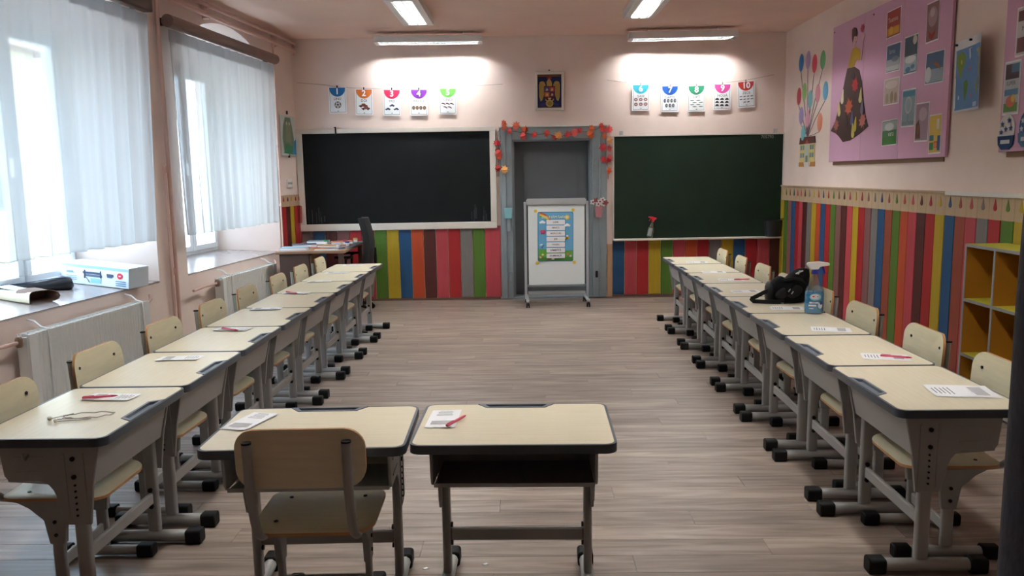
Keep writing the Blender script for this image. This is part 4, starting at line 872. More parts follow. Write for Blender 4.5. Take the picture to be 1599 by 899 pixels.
p.p((96, 136, 62), [(-0.06, 0.20), (-0.01, 0.215), (0.02, 0.18), (0.0, 0.13), (-0.03, 0.06), (-0.05, 0.10), (-0.06, 0.15)])
p.p((176, 176, 96), [(0.10, 0.37), (0.16, 0.40), (0.225, 0.40), (0.225, 0.20), (0.19, 0.24), (0.15, 0.28), (0.11, 0.30)])
p.p((150, 156, 84), [(0.12, 0.26), (0.18, 0.25), (0.20, 0.15), (0.17, 0.09), (0.14, 0.16)])
p.p((206, 214, 220), [(0.02, 0.415), (0.07, 0.42), (0.06, 0.36), (0.035, 0.34)])
for x, z, c in ((0.05, 0.28, (196, 96, 110)), (0.08, 0.10, (196, 110, 130)), (-0.14, 0.10, (206, 214, 220)), (-0.10, 0.34, (206, 190, 90))): p.ell(c, x, z, 0.012, 0.016, 8)
p.rect((214, 224, 232), -0.21, -0.195, 0.03, 0.24); p.rect((200, 214, 226), 0.12, 0.20, 0.02, 0.05)
o = p.build('printed_map', t, -0.001)
bm = bmesh.new(); bm.from_mesh(o.data); bmesh.ops.subdivide_edges(bm, edges=bm.edges, cuts=3); bm.to_mesh(o.data); bm.free()
for v in o.data.vertices: v.co.y += curl(v.co.x)
for x in (-0.2, 0.05): MB().disc((x, -0.006, 0.47), 0.008, 'y', 0.02, 8).build('pin', M_bolt, t)
# balloons lifting a paper school
t = wall_thing(RIGHT, 0.85, 0.002, 1.545, 'balloon_decal', 'paper school building under a bunch of coloured balloons on the wall', 'wall decal')
BL = [(9.343, 2.70, (58, 118, 172)), (9.117, 2.70, (176, 150, 194)), (8.914, 2.635, (196, 66, 84)), (8.671, 2.64, (96, 156, 104)), (9.382, 2.335, (190, 74, 88)), (9.206, 2.37, (156, 196, 120)), (9.013, 2.27, (136, 192, 200)), (8.786, 2.31, (222, 152, 164)), (8.565, 2.315, (110, 172, 206)), (9.285, 2.115, (170, 156, 204)), (9.073, 2.065, (222, 166, 188)), (8.698, 2.005, (232, 152, 122)), (9.201, 1.905, (132, 200, 208))]
for i, (y, z, c) in enumerate(BL):
    x = 9.902 - y - 0.85; zz = z - 1.545
    b = MB(); n = 16; pr = ell(0, 0, 0.078, 0.098, n)
    b.add([(0, -0.012, 0)] + [(q * 0.6, -0.009, w2 * 0.6) for q, w2 in pr] + [(q, 0, w2) for q, w2 in pr], [(0, 1 + q, 1 + (q + 1) % n) for q in range(n)] + [(1 + q, n + 1 + q, n + 1 + (q + 1) % n, 1 + (q + 1) % n) for q in range(n)])
    o = b.build('balloon', ink(*c), t, smooth=1.0); o.location = (x, -0.001, zz)
    MB().tube([(x, -0.002, zz - 0.098), (x * 0.5 - 0.01, -0.002, (zz - 0.1) * 0.55 + 0.14), (-0.005 + 0.02 * math.sin(i), -0.002, 0.33)], 0.003, 5).build('string', ink(120, 108, 112), t)
sc_ = MB().box(-0.235, 0.235, -0.004, 0, 0.05, 0.25).build('school_wall', ink(222, 206, 140), t)
MB().prism([(-0.255, 0.25), (0.255, 0.25), (0.235, 0.325), (-0.235, 0.325)], 'y', -0.007, 0).build('roof', ink(92, 56, 52), t)
MB().prism([(-0.06, 0.25), (0.06, 0.25), (0.0, 0.30)], 'y', -0.009, -0.006).build('gable', ink(190, 74, 62), t)
for x in (-0.185, -0.115, 0.115, 0.185):
    for z in (0.10, 0.185): MB().box(x - 0.022, x + 0.022, -0.006, -0.004, z, z + 0.05).build('painted_window', ink(110, 150, 166), sc_)
MB().box(-0.06, 0.06, -0.006, -0.003, 0.05, 0.25).build('entrance_bay', ink(196, 206, 196), t); MB().box(-0.03, 0.03, -0.008, -0.006, 0.05, 0.12).build('entrance_door', ink(120, 140, 140), t)
for s in (-1, 1): MB().prism([(s * 0.10, 0.0), (s * 0.25, 0.0), (s * 0.25, 0.05), (s * 0.12, 0.05)], 'y', -0.006, 0).build('flower_bed', ink(186, 130, 70), t)
MB().prism([(-0.08, 0.0), (0.08, 0.0), (0.04, 0.05), (-0.04, 0.05)], 'y', -0.006, 0).build('path', ink(224, 220, 214), t)

# open shelf unit
t = thing('shelf_unit', 'open orange and yellow cube shelf unit with grey edges by the right wall', 'shelf unit', (2.80, 5.175, 0), -PI / 2)
M_or = mat('orange_panel', (184, 124, 38), 0.5, noise=0.04, scale=4); M_ye = mat('lime_panel', (196, 194, 58), 0.5); M_ed = mat('grey_edge', (150, 152, 152), 0.5)
cols = [0, 0.318, 0.636, 0.954]; rowz = [0.02, 0.300, 0.655, 1.005]; dp = 0.272
MB().box(0, 0.972, dp - 0.012, dp, 0.02, 1.02).build('back_panel', M_or, t)
for i, x in enumerate(cols):
    o = MB().box(x, x + 0.018, 0.004, dp - 0.012, 0.0, 1.005).build('upright_panel', M_or, t); MB().box(x, x + 0.018, 0, 0.004, 0, 1.005).build('edging', M_ed, o)
for z in rowz:
    if z > 1: segs = [(0, 0.972)]
    else: segs = [(c + 0.018, c + 0.318) for c in cols[:3]]
    for a, c in segs:
        o = MB().box(a, c, 0.004, dp - 0.012, z, z + 0.018).build('shelf_board', M_ye, t); MB().box(a, c, 0, 0.004, z, z + 0.018).build('edging', M_ed, o)

# ================================================================== BACKPACK AND CLEANER
t = thing('backpack', 'slumped black backpack with a shoulder strap on the striped-wall row of desks', 'backpack', (1.70, 5.26, DH + 0.001), -0.12)
M_bag = mat('black_nylon', (9, 9, 11), 0.85, noise=0.3, scale=14, bump=0.15, spec=0.15); M_bagl = mat('black_leatherette', (13, 13, 16), 0.5, spec=0.3)
b = MB(); N1, N2 = 26, 22
def bagpt(u, v):
    x = -0.125 + 0.25 * u; a = 2 * PI * v
    hgt = 0.115 + 0.05 * math.sin(min(1, u / 0.35) * PI / 2) + 0.10 * max(0, (u - 0.45) / 0.55) ** 1.3
    e = max(0.02, (1 - abs(2 * u - 1) ** 3.2)) ** 0.5
    ca, sa = math.cos(a), math.sin(a); q = 0.75
    yy = 0.098 * e * math.copysign(abs(ca) ** q, ca); zz = hgt / 2 * (1 + (e ** 0.6) * math.copysign(abs(sa) ** q, sa))
    zz = zz if sa > 0 else zz * (0.2 if u > .02 else 1)
    wv = 1 + 0.035 * math.sin(9 * u + 3 * ca) + 0.03 * math.sin(17 * u - 4 * sa)
    return (x + 0.05 * max(0, u - .6) * (zz / .2), yy * wv, max(0.0, zz * (wv if sa > 0 else 1)))
b.grid(N1, N2, bagpt); b.v = b.v; b.build('main_body', M_bag, t, smooth=1.2)
b = MB()
def pocket(u, v):
    a = 2 * PI * v; r_ = math.sin(PI * u * 0.5); k = math.cos(PI * u * 0.5)
    return (0.0 + 0.085 * r_ * math.cos(a), -0.082 - 0.020 * k ** 0.5, 0.072 + 0.050 * r_ * math.sin(a) + 0.02 * r_ * math.cos(a))
b.grid(6, 18, pocket); b.build('front_pocket', M_bagl, t, smooth=1.2)
b = MB(); b.lathe([(0.002, 0), (0.030, 0.004), (0.036, 0.05), (0.034, 0.10), (0.022, 0.13), (0.004, 0.14)], 16, (-0.105, -0.01, 0), 1, 2.0); b.build('side_pocket', M_bagl, t, smooth=1.2)
def strap(pts, wd, name='strap'):
    b = MB(); P = [Vector(q) for q in pts]
    vs = []
    for i, q in enumerate(P):
        d = (P[min(i + 1, len(P) - 1)] - P[max(i - 1, 0)]).normalized(); sd = Vector((0, 0, 1)) if abs(d.z) < 0.6 else Vector((0, 1, 0)); sd = (sd - d * sd.dot(d)).normalized(); nn = d.cross(sd) * 0.003
        vs += [q + sd * wd / 2 + nn, q - sd * wd / 2 + nn, q - sd * wd / 2 - nn, q + sd * wd / 2 - nn]
    fs = [(4 * i + k, 4 * i + (k + 1) % 4, 4 * i + 4 + (k + 1) % 4, 4 * i + 4 + k) for i in range(len(P) - 1) for k in range(4)] + [(0, 1, 2, 3), tuple(4 * len(P) - 4 + k for k in (3, 2, 1, 0))]
    b.add(vs, fs); return b.build(name, M_bagl, t, smooth=0.6)
strap([(-0.09, -0.05, 0.095), (-0.15, -0.06, 0.070), (-0.20, -0.07, 0.045), (-0.235, -0.08, 0.030), (-0.242, -0.088, 0.022), (-0.225, -0.095, 0.016), (-0.16, -0.10, 0.014), (-0.10, -0.11, 0.014), (-0.03, -0.105, 0.014)], 0.026)
strap([(-0.05, -0.09, 0.15), (0.02, -0.11, 0.17), (0.07, -0.11, 0.16), (0.11, -0.10, 0.12)], 0.016, 'zip_flap')
for q in ((0.0, -0.125, 0.10), (0.02, -0.12, 0.085)): MB().tube([q, (q[0] - 0.012, q[1] - 0.004, q[2] - 0.016)], 0.0035, 6).build('zip_pull', M_steel, t, smooth=0.7)
b = MB(); b.tube([(0.045, -0.06, 0.192), (0.055, -0.075, 0.200), (0.07, -0.075, 0.208), (0.085, -0.07, 0.212)], 0.005, 6); b.tube([(0.055, -0.075, 0.190), (0.065, -0.078, 0.214)], 0.0045, 6); b.build('white_charm', M_white, t, smooth=0.8)
MB().disc((-0.045, -0.115, 0.006), 0.009, 'z', 0.006, 8).build('buckle', M_steel, t)
t = thing('cleaner_bottle', 'blue glass-cleaner spray bottle with a white nozzle beside the backpack', 'spray bottle', (1.715, 4.79, DH + 0.001), -0.12)
spray(t, 1.20, (214, 224, 232), (44, 44, 140), (226, 224, 220), [((150, 206, 226), 'e', 0, 0.088, 0.026, 0.018), ((226, 226, 230), 'e', -0.002, 0.090, 0.019, 0.013), ((196, 60, 76), 'r', -0.014, 0.012, 0.087, 0.093), ((222, 236, 242), 'r', -0.026, 0.014, 0.055, 0.063), ((222, 236, 242), 'r', -0.029, 0.004, 0.041, 0.049), ((206, 226, 236), 'e', 0.022, 0.046, 0.010, 0.016), ((70, 90, 160), 'e', 0.026, 0.058, 0.007, 0.009), ((206, 230, 240), 'r', -0.026, -0.008, 0.028, 0.032)], (40, 172, 226))
t.scale = (1.08, 1, 1)

# ================================================================== LAMPS
M_lamp = mat('lamp_white_enamel', (232, 230, 226), 0.4)
M_louv = mat('louvre_aluminium', (190, 195, 198), 0.3, 0.85)
M_tube = mat('lit_fluorescent_tube', (252, 252, 248), 0.5, emit=TUBE)
M_tubeb = mat('lit_board_lamp_tube', (250, 251, 250), 0.5, emit=TUBEB)
def lamp(loc, rz, wd, label, tubes):
    t = thing('fluorescent_lamp', label, 'ceiling lamp', loc, rz, 'fluorescent lamps')
    L, hz = 0.61, 0.075
    b = MB(); b.box(-L, L, -wd, wd, hz - 0.006, hz); b.box(-L, L, -wd, -wd + 0.005, 0, hz - 0.006); b.box(-L, L, wd - 0.005, wd, 0, hz - 0.006); b.box(-L, -L + 0.005, -wd + 0.005, wd - 0.005, 0, hz - 0.006); b.box(L - 0.005, L, -wd + 0.005, wd - 0.005, 0, hz - 0.006)
    b.build('housing', M_lamp, t)
    fl = MB()
    iw = wd * (0.62 if wd > 0.12 else 0.86)
    fl.box(-L + 0.005, L - 0.005, -wd + 0.005, -iw, 0.0, 0.004); fl.box(-L + 0.005, L - 0.005, iw, wd - 0.005, 0.0, 0.004)
    fl.box(-L + 0.005, -L + 0.05, -iw, iw, 0.0, 0.004); fl.box(L - 0.05, L - 0.005, -iw, iw, 0.0, 0.004)
    fl.build('trim_frame', M_lamp, t)
    lv = MB()
    for q in range(27):
        x = -L + 0.06 + q * (2 * L - 0.12) / 26; lv.box(x - 0.0012, x + 0.0012, -iw, iw, 0.002, 0.022)
    lv.box(-L + 0.05, L - 0.05, -0.006, 0.006, 0.001, 0.024); o = lv.build('louvre', M_louv, t)
    for s in (-1, 1):
        MB().prism([(s * iw, 0.003), (s * (iw - 0.003), 0.003), (s * (iw * 0.62), 0.030), (s * (iw * 0.62 - 0.01), 0.062), (s * (iw * 0.62), 0.062), (s * (iw * 0.62 + 0.003), 0.031)], 'x', -L + 0.05, L - 0.05).build('reflector', M_louv, t)
    for y in tubes:
        tb = MB().tube([(-L + 0.03, y, 0.046), (L - 0.03, y, 0.046)], 0.013, 10).build('tube', M_tube if wd > 0.12 else M_tubeb, t, smooth=0.8)
        for s in (-1, 1): MB().box(s * (L - 0.022) - 0.008, s * (L - 0.022) + 0.008, y - 0.012, y + 0.012, 0.035, 0.069).build('lamp_holder', M_lamp, tb)
    if wd < 0.12:
        for x in (-0.4, 0.4): MB().tube([(x, 0, hz), (x, 0, ZC - loc[2])], 0.006, 6).build('hanger', M_lamp, t)
    return t
zl = ZC - 0.077
lamp((-1.09, 7.995, zl), PI / 2, 0.155, 'louvred fluorescent ceiling lamp over the window-side half of the room', (-0.055, 0.055))
lamp((1.17, 7.87, zl), PI / 2 + 0.015, 0.155, 'louvred fluorescent ceiling lamp cut by the top edge, towards the striped wall', (-0.055, 0.055))
lamp((-1.12, 3.60, zl), PI / 2, 0.155, 'added out-of-view fluorescent fill lamp over the near desks, window side', (-0.055, 0.055))  # added lamp, out of view, to brighten the near desk tops
lamp((1.17, 3.60, zl), PI / 2, 0.155, 'added out-of-view fluorescent fill lamp over the near desks, striped-wall side', (-0.055, 0.055))  # second added fill lamp, also unseen, for the desks on this side
lamp((-1.09, 9.43, zl - 0.045), AD + 0.03, 0.10, 'narrow louvred fluorescent lamp above the black chalkboard', (0.0,))
lamp((1.80, 9.50, zl - 0.042), AD - 0.06, 0.10, 'narrow louvred fluorescent lamp above the green chalkboard', (0.0,))

# daylight guides at the window openings (portals give off no light of their own)
for k, (s0, s1, q0, q1) in enumerate(WINS):
    ld = bpy.data.lights.new('window_portal', 'AREA'); ld.shape = 'RECTANGLE'; ld.size = q1 - q0; ld.size_y = ZB1 - ZB0; ld.cycles.is_portal = True
    lo = bpy.data.objects.new('window_portal', ld); COL.objects.link(lo); lo.location = LEFT.at((q0 + q1) / 2, -ND - 0.10, (ZB0 + ZB1) / 2)
    d = LEFT.at(0, 1, 0) - LEFT.at(0, 0, 0); lo.rotation_euler = d.to_track_quat('-Z', 'Y').to_euler()

# ================================================================== WINDOW WALL
def curtain(s0, s1, b0, b1, z0, z1, off, folds, seed, label):
    r = random.Random(seed); ph = [r.uniform(0, 6) for _ in range(6)]; n = int(folds * 10)
    def fn(u, v):
        s = (b0 + (b1 - b0) * u) * (1 - v) + (s0 + (s1 - s0) * u) * v
        amp = 0.019 * (1 - 0.5 * v) * (0.7 + 0.6 * math.sin(4.3 * u + ph[5]) ** 2)
        y = -off + amp * (math.sin(folds * 2 * PI * u + ph[0] + 0.8 * math.sin(5 * u + ph[1])) + 0.45 * math.sin(folds * 3.7 * PI * u + ph[2]))
        z = z0 + 0.003 * math.sin(folds * 2 * PI * u + ph[3]) * (1 - v) + (z1 - z0) * v
        return (s + 0.012 * math.sin(folds * 2.3 * PI * u + ph[4]) * (1 - v), y, z)
    t = wall_thing(LEFT, 0, 0, 0, 'sheer_curtain', label, 'curtain', 'sheer curtains')
    b = MB(); b.grid(n, 10, fn); b.build('tulle', M_tulle, t, smooth=3.0, recalc=False)
    b = MB(); b.grid(n, 1, lambda u, v: (fn(u, 0.0)[0], fn(u, 0.0)[1] - 0.001, fn(u, 0)[2] - 0.004 + v * 0.008)); b.build('hem', M_tulle, t, smooth=3.0, recalc=False)
    b = MB(); b.grid(n, 1, lambda u, v: (fn(u, 1)[0], fn(u, 1)[1] + 0.002, fn(u, 1)[2] - 0.10 + v * 0.10)); b.build('heading_tape', M_tulle, t, smooth=3.0, recalc=False)
    return t
curtain(-3.03, -0.83, -2.94, -0.93, 1.045, 2.728, 0.10, 13, 1, 'white sheer curtain at the far window')
curtain(-5.60, -3.34, -5.55, -3.45, 1.045, 2.78, 0.10, 12, 2, 'white sheer curtain at the near window, cut by the left edge')
for s0, s1, zc, lb, rnd in ((-3.06, -0.80, 2.785, 'dark round wooden curtain pole above the far window', True), (-5.75, -3.33, 2.845, 'dark wooden curtain pelmet above the near window', False)):
    t = wall_thing(LEFT, (s0 + s1) / 2, 0.115, zc, 'curtain_pole' if rnd else 'curtain_pelmet', lb, 'curtain pole', 'curtain poles'); h = (s1 - s0) / 2
    if rnd: MB().tube([(-h, 0, 0), (-h + 0.05, 0, 0), (h - 0.02, 0, 0), (h, 0, 0)], [0.052, 0.052, 0.052, 0.044], 18).build('pole', mat('brown_pole_wood', (112, 86, 74), 0.5, noise=0.15, scale=6, stretch=(1, 10, 10)), t, smooth=0.6)
    else: MB().box(-h, h, -0.035, 0.045, -0.05, 0.055).build('board', M_rod, t, bevel=0.006)
    for s in (-1, 1): MB().box(s * (h - 0.05) - 0.02, s * (h - 0.05) + 0.02, 0.02, 0.115, -0.03, 0.03).build('bracket', M_bolt, t, bevel=0.003)
def pipe(pts, r_, label, m=M_pipe, clips=()):
    t = wall_thing(LEFT, 0, 0, 0, 'heating_pipe', label, 'pipe', 'painted pipes'); MB().tube(pts, r_, 10).build('pipe_run', m, t, smooth=0.8)
    for c in clips: MB().box(c[0] - 0.02, c[0] + 0.02, c[1], 0.0, c[2] - 0.03, c[2] + 0.03).build('clip', M_pipe, t, bevel=0.004)
    return t
pipe([(-10.3, -0.06, 3.075), (-0.06, -0.06, 3.075), (-0.03, -0.05, 3.06), (-0.03, -0.03, 3.03)], 0.017, 'upper pink heating pipe running under the ceiling along the window wall', clips=((-2.2, -0.06, 3.075), (-0.6, -0.06, 3.075)))
pipe([(-10.3, -0.06, 2.985), (-0.06, -0.06, 2.985), (-0.03, -0.05, 2.97), (-0.03, -0.03, 2.94)], 0.017, 'lower pink heating pipe running under the ceiling along the window wall', clips=((-2.2, -0.06, 2.985), (-0.6, -0.06, 2.985)))
pipe([(-3.06, -0.035, 0.02), (-3.06, -0.035, 2.97)], 0.016, 'pink vertical heating pipe between the windows, nearer the far window', clips=((-3.06, -0.035, 1.6), (-3.06, -0.035, 0.75)))
pipe([(-3.13, -0.035, 0.02), (-3.13, -0.035, 1.58), (-3.12, -0.03, 1.61), (-3.10, -0.02, 1.62)], 0.013, 'short pink vertical pipe beside the tall one between the windows')
t = wall_thing(LEFT, 0, 0, 0, 'wall_cable', 'thin cable conduit down the wall right of the far window', 'cable')
MB().tube([(-0.66, -0.04, 2.99), (-0.64, -0.03, 2.90), (-0.645, -0.025, 2.3), (-0.64, -0.02, 1.5), (-0.645, -0.02, 0.4)], 0.009, 8).build('conduit', M_pipe, t, smooth=0.8)
for z in (2.45, 1.85, 1.2): MB().box(-0.66, -0.625, -0.03, 0, z, z + 0.03).build('clip', M_pipe, t, bevel=0.003)
def radiator(s0, s1, zt, label):
    t = wall_thing(LEFT, (s0 + s1) / 2, 0.05, 0.10, 'radiator', label, 'radiator', 'panel radiators'); h = (s1 - s0) / 2; H_ = zt - 0.10
    pr = []; n = int((s1 - s0) / 0.034)
    for q in range(n):
        x = -h + 0.05 + q * (2 * h - 0.10) / n; w_ = (2 * h - 0.10) / n
        pr += [(x, -0.085), (x + w_ * 0.25, -0.085), (x + w_ * 0.4, -0.079), (x + w_ * 0.85, -0.079)]
    pr = [(-h, -0.085)] + pr + [(h, -0.085), (h, -0.070), (-h, -0.070)]
    MB().prism(pr, 'z', 0, H_ - 0.004).build('front_panel', M_rad, t)
    MB().box(-h, h, -0.012, 0, 0, H_ - 0.004).build('rear_panel', M_rad, t, bevel=0.004)
    for s in (-1, 1): MB().box(s * (h - 0.004) - 0.006, s * (h - 0.004) + 0.006, -0.070, -0.012, 0.02, H_ - 0.02).build('side_cover', M_rad, t)
    g = MB()
    for q in range(int(2 * h / 0.05)): x = -h + 0.03 + q * 0.05; g.box(x, x + 0.006, -0.070, -0.012, H_ - 0.03, H_ - 0.006)
    g.box(-h + .01, h - .01, -0.072, -0.066, H_ - 0.03, H_); g.box(-h + .01, h - .01, -0.016, -0.010, H_ - 0.03, H_); g.build('top_grille', M_rad, t)
    for x in (-h + 0.17, h - 0.10):
        MB().tube([(x, 0.05, H_ + 0.06), (x, 0.0, H_ + 0.05), (x, -0.04, H_ + 0.015), (x, -0.090, H_ + 0.004), (x, -0.090, H_ - 0.42)], 0.006, 6).build('strap', M_rad, t, smooth=0.8)
    MB().lathe([(0.016, -0.03), (0.022, -0.02), (0.022, 0.02), (0.014, 0.035)], 12, (-h - 0.03, -0.04, H_ - 0.045)).build('valve', mat('brass_valve', (150, 128, 112), 0.4, 0.5), t, smooth=0.7)
    MB().tube([(-h, -0.04, H_ - 0.045), (-h - 0.10, -0.04, H_ - 0.045), (-h - 0.20, -0.01, H_ - 0.05), (-h - 0.42, -0.01, H_ - 0.06)], 0.012, 8).build('pipe_stub', M_pipe, t, smooth=0.8)
    MB().tube([(h, -0.04, H_ - 0.03), (h + 0.06, -0.04, H_ - 0.03), (h + 0.12, -0.03, H_ - 0.01), (h + 0.14, -0.01, H_ + 0.02)], 0.011, 8).build('pipe_stub', M_pipe, t, smooth=0.8)
    return t
radiator(-5.02, -3.68, 0.60, 'white panel radiator under the near window'); radiator(-2.42, -1.15, 0.61, 'white panel radiator under the far window')
# picture, sockets near the corner
t = wall_thing(LEFT, -0.28, 0.012, 1.77, 'wall_picture', 'green and blue painted paper sheet pinned near the corner by the far window', 'picture')
MB().box(-0.235, 0.235, -0.002, 0, 0, 0.46).build('sheet', ink(206, 214, 212), t)
p = Print(); p.p((112, 132, 108), [(-0.15, 0.06), (0.14, 0.05), (0.17, 0.20), (0.13, 0.33), (0.08, 0.44), (-0.08, 0.44), (-0.15, 0.34), (-0.18, 0.2)]); p.p((134, 142, 116), [(-0.08, 0.16), (0.08, 0.15), (0.09, 0.34), (-0.06, 0.36)]); p.p((64, 132, 92), [(-0.16, 0.03), (0.10, 0.02), (0.14, 0.11), (-0.10, 0.14)]); p.p((70, 134, 176), [(0.10, 0.02), (0.23, 0.02), (0.23, 0.20), (0.16, 0.17)])
for x in (-0.04, 0.04): p.ell((206, 200, 170), x, 0.37, 0.022, 0.022)
p.build('painting', t, -0.0022)
for z in (0.475, -0.02): MB().box(0.0, 0.008, -0.008, 0.012, z, z + 0.04).build('tack', M_bolt, t)
t = wall_thing(LEFT, -0.315, 0.0, 1.40, 'socket_plate', 'white triple socket plate on the wall near the corner', 'socket')
MB().box(-0.075, 0.075, -0.018, 0, 0, 0.10).build('plate', M_white, t, bevel=0.004)
for x in (-0.047, 0, 0.047): MB().disc((x, -0.019, 0.055), 0.014, 'y', 0.006, 12).build('socket', mat('socket_grey', (150, 148, 146), 0.5), t)
# things on the near window sill
t = thing('cardboard_box', 'long white printed cardboard box on the near window sill', 'box', LEFT.at(-3.62, -0.25, 0.722), 0)
t.rotation_euler = (0.0, 0.085, -0.20)
MB().box(-0.30, 0.30, -0.115, 0.115, 0, 0.155).build('carton', mat('white_carton', (214, 226, 236), 0.5), t, bevel=0.003)
p = Print(); p.rect((150, 186, 210), -0.30, 0.30, 0.128, 0.150); p.rect((70, 84, 108), -0.10, 0.06, 0.085, 0.103); p.rect((96, 110, 132), -0.085, 0.07, 0.065, 0.083); p.rect((60, 72, 92), -0.09, -0.075, 0.05, 0.115); p.rect((60, 72, 92), 0.05, 0.062, 0.06, 0.115); p.p((120, 130, 146), [(-0.075, 0.06), (-0.065, 0.06), (-0.035, 0.022), (-0.045, 0.018)]); p.rect((146, 202, 222), -0.03, 0.06, 0.02, 0.055)
p.rect((70, 84, 108), 0.11, 0.17, 0.08, 0.10); p.rect((90, 104, 126), 0.115, 0.16, 0.07, 0.08); p.ell((206, 60, 80), 0.225, 0.092, 0.024, 0.024); p.rect((236, 220, 226), 0.216, 0.234, 0.088, 0.096)
for q in range(3): p.rect((150, 170, 190), -0.24, -0.15, 0.03 + q * .014, 0.036 + q * .014); p.rect((120, 150, 180), 0.19, 0.28, 0.015 + q * .016, 0.024 + q * .016)
p.rect((120, 150, 180), -0.24, -0.18, 0.085, 0.10)
p.build('box_print', t, -0.1155)
MB().box(-0.302, 0.302, -0.01, 0.01, 0.150, 0.158).build('tape', mat('pale_tape', (200, 212, 220), 0.3), t)
t = thing('padded_envelope', 'open beige padded envelope lying on the near window sill', 'envelope', (-3.46, 5.36, 0.722), 0)
t.rotation_euler = (0, 0.085, -0.42); t.scale = (0.85, 1, 1)
b = MB(); rings = []; nr = 16
for i, (x, wv, hv) in enumerate(((-0.36, 0.135, 0.012), (-0.2, 0.135, 0.05), (0, 0.132, 0.065), (0.15, 0.125, 0.075), (0.245, 0.115, 0.085), (0.27, 0.11, 0.088))):
    for q in range(nr):
        a = 2 * PI * q / nr; b.v.append((x + (0.03 * math.cos(2 * a) if i == 5 else 0), wv * math.copysign(abs(math.cos(a)) ** 0.6, math.cos(a)), hv / 2 * (1 + math.copysign(abs(math.sin(a)) ** 0.7, math.sin(a)))))
for i in range(5):
    for q in range(nr): b.f.append([i * nr + q, i * nr + (q + 1) % nr, (i + 1) * nr + (q + 1) % nr, (i + 1) * nr + q]); b.m.append(0)
b.f.append(list(range(nr))); b.m.append(0)
ov = len(b.v); b.v += [(x - (0.17 if k else 0.0), y * 0.94, z * 0.93 + 0.002) for k in (0, 1) for (x, y, z) in b.v[5 * nr:6 * nr]]
for q in range(nr):
    j = (q + 1) % nr; b.f += [[5 * nr + q, 5 * nr + j, ov + j, ov + q], [ov + q, ov + j, ov + nr + j, ov + nr + q]]; b.m += [1, 1]
b.f.append([ov + nr + q for q in range(nr)]); b.m.append(1)
b.build('envelope_body', [mat('beige_paper', (212, 204, 178), 0.6, noise=0.05, scale=20, bump=0.2), mat('brown_lining', (96, 70, 56), 0.8)], t, smooth=0.7, recalc=False)
p = Print(); p.rect((176, 206, 220), -0.22, 0.06, -0.05, 0.05); o = p.build('label', t, 0)
for v in o.data.vertices: v.co = (v.co.x, v.co.z, 0.068)
t = thing('black_pouch', 'black fabric pouch lying behind the envelope on the near window sill', 'pouch', (-3.53, 5.66, 0.7245), 0)
b = MB(); P_ = [(-0.44, 0.02), (-0.38, 0.045), (-0.2, 0.055), (0.0, 0.062), (0.14, 0.075), (0.24, 0.085), (0.30, 0.075), (0.335, 0.035)]
b.tube([(x, 0, r_ * 0.75) for x, r_ in P_], [r_ for _, r_ in P_], 16, flat=0.75); b.build('pouch_body', mat('black_fabric', (24, 26, 34), 0.45, noise=0.2, scale=20, bump=0.2), t, smooth=1.0)
MB().tube([(-0.35, -0.02, 0.072), (-0.1, -0.03, 0.086), (0.12, -0.04, 0.108), (0.25, -0.06, 0.112)], 0.004, 6).build('piping', mat('blue_grey_piping', (70, 84, 110), 0.4), t, smooth=0.8)
t.rotation_euler = (0, 0.055, 0.95); t.scale = (0.72, 0.9, 0.9)

# ================================================================== TEACHER'S CORNER
t = thing('teacher_desk', "brown wooden teacher's table in the far left corner", 'table', (-2.27, 8.88, 0), 0.03)
M_td = mat('brown_veneer', (150, 118, 96), 0.4, noise=0.08, scale=3, stretch=(1, 12, 1)); M_dk = mat('dark_brown_panel', (84, 62, 54), 0.5, noise=0.1, scale=4)
MB().box(-0.36, 0.36, -0.62, 0.62, 0.730, 0.760).build('table_top', M_td, t, bevel=0.006)
MB().box(-0.33, -0.02, -0.58, -0.16, 0.06, 0.730).build('drawer_cabinet', M_dk, t, bevel=0.003)
for z in (0.10, 0.31, 0.52):
    o = MB().box(-0.02, -0.004, -0.565, -0.175, z, z + 0.195).build('drawer', M_td, t, bevel=0.003); MB().tube([(-0.004, -0.42, z + 0.1), (0.014, -0.42, z + 0.1), (0.014, -0.32, z + 0.1), (-0.004, -0.32, z + 0.1)], 0.005, 6).build('handle', M_steel, o, smooth=0.8)
MB().box(-0.33, -0.31, -0.15, 0.58, 0.25, 0.730).build('modesty_panel', M_dk, t)
for x, y in ((0.31, -0.57), (0.31, 0.57), (-0.31, 0.57)): MB().box(x - 0.025, x + 0.025, y - 0.025, y + 0.025, 0, 0.730).build('leg', M_dk, t, bevel=0.003)
for x, y in ((-0.31, -0.55), (-0.05, -0.55), (-0.31, -0.19), (-0.05, -0.19)): MB().box(x - 0.02, x + 0.02, y - 0.02, y + 0.02, 0, 0.06).build('foot_block', M_dk, t)
tz = 0.7605
def item(name, label, cat, loc, rz=0): return thing(name, label, cat, loc, rz)
tag(MB().box(-2.28, -1.90, 8.50, 9.42, tz, tz + 0.003).build('desk_mat', mat('grey_mat', (96, 98, 104), 0.5)), "dark grey mat on the right half of the teacher's table", 'mat')
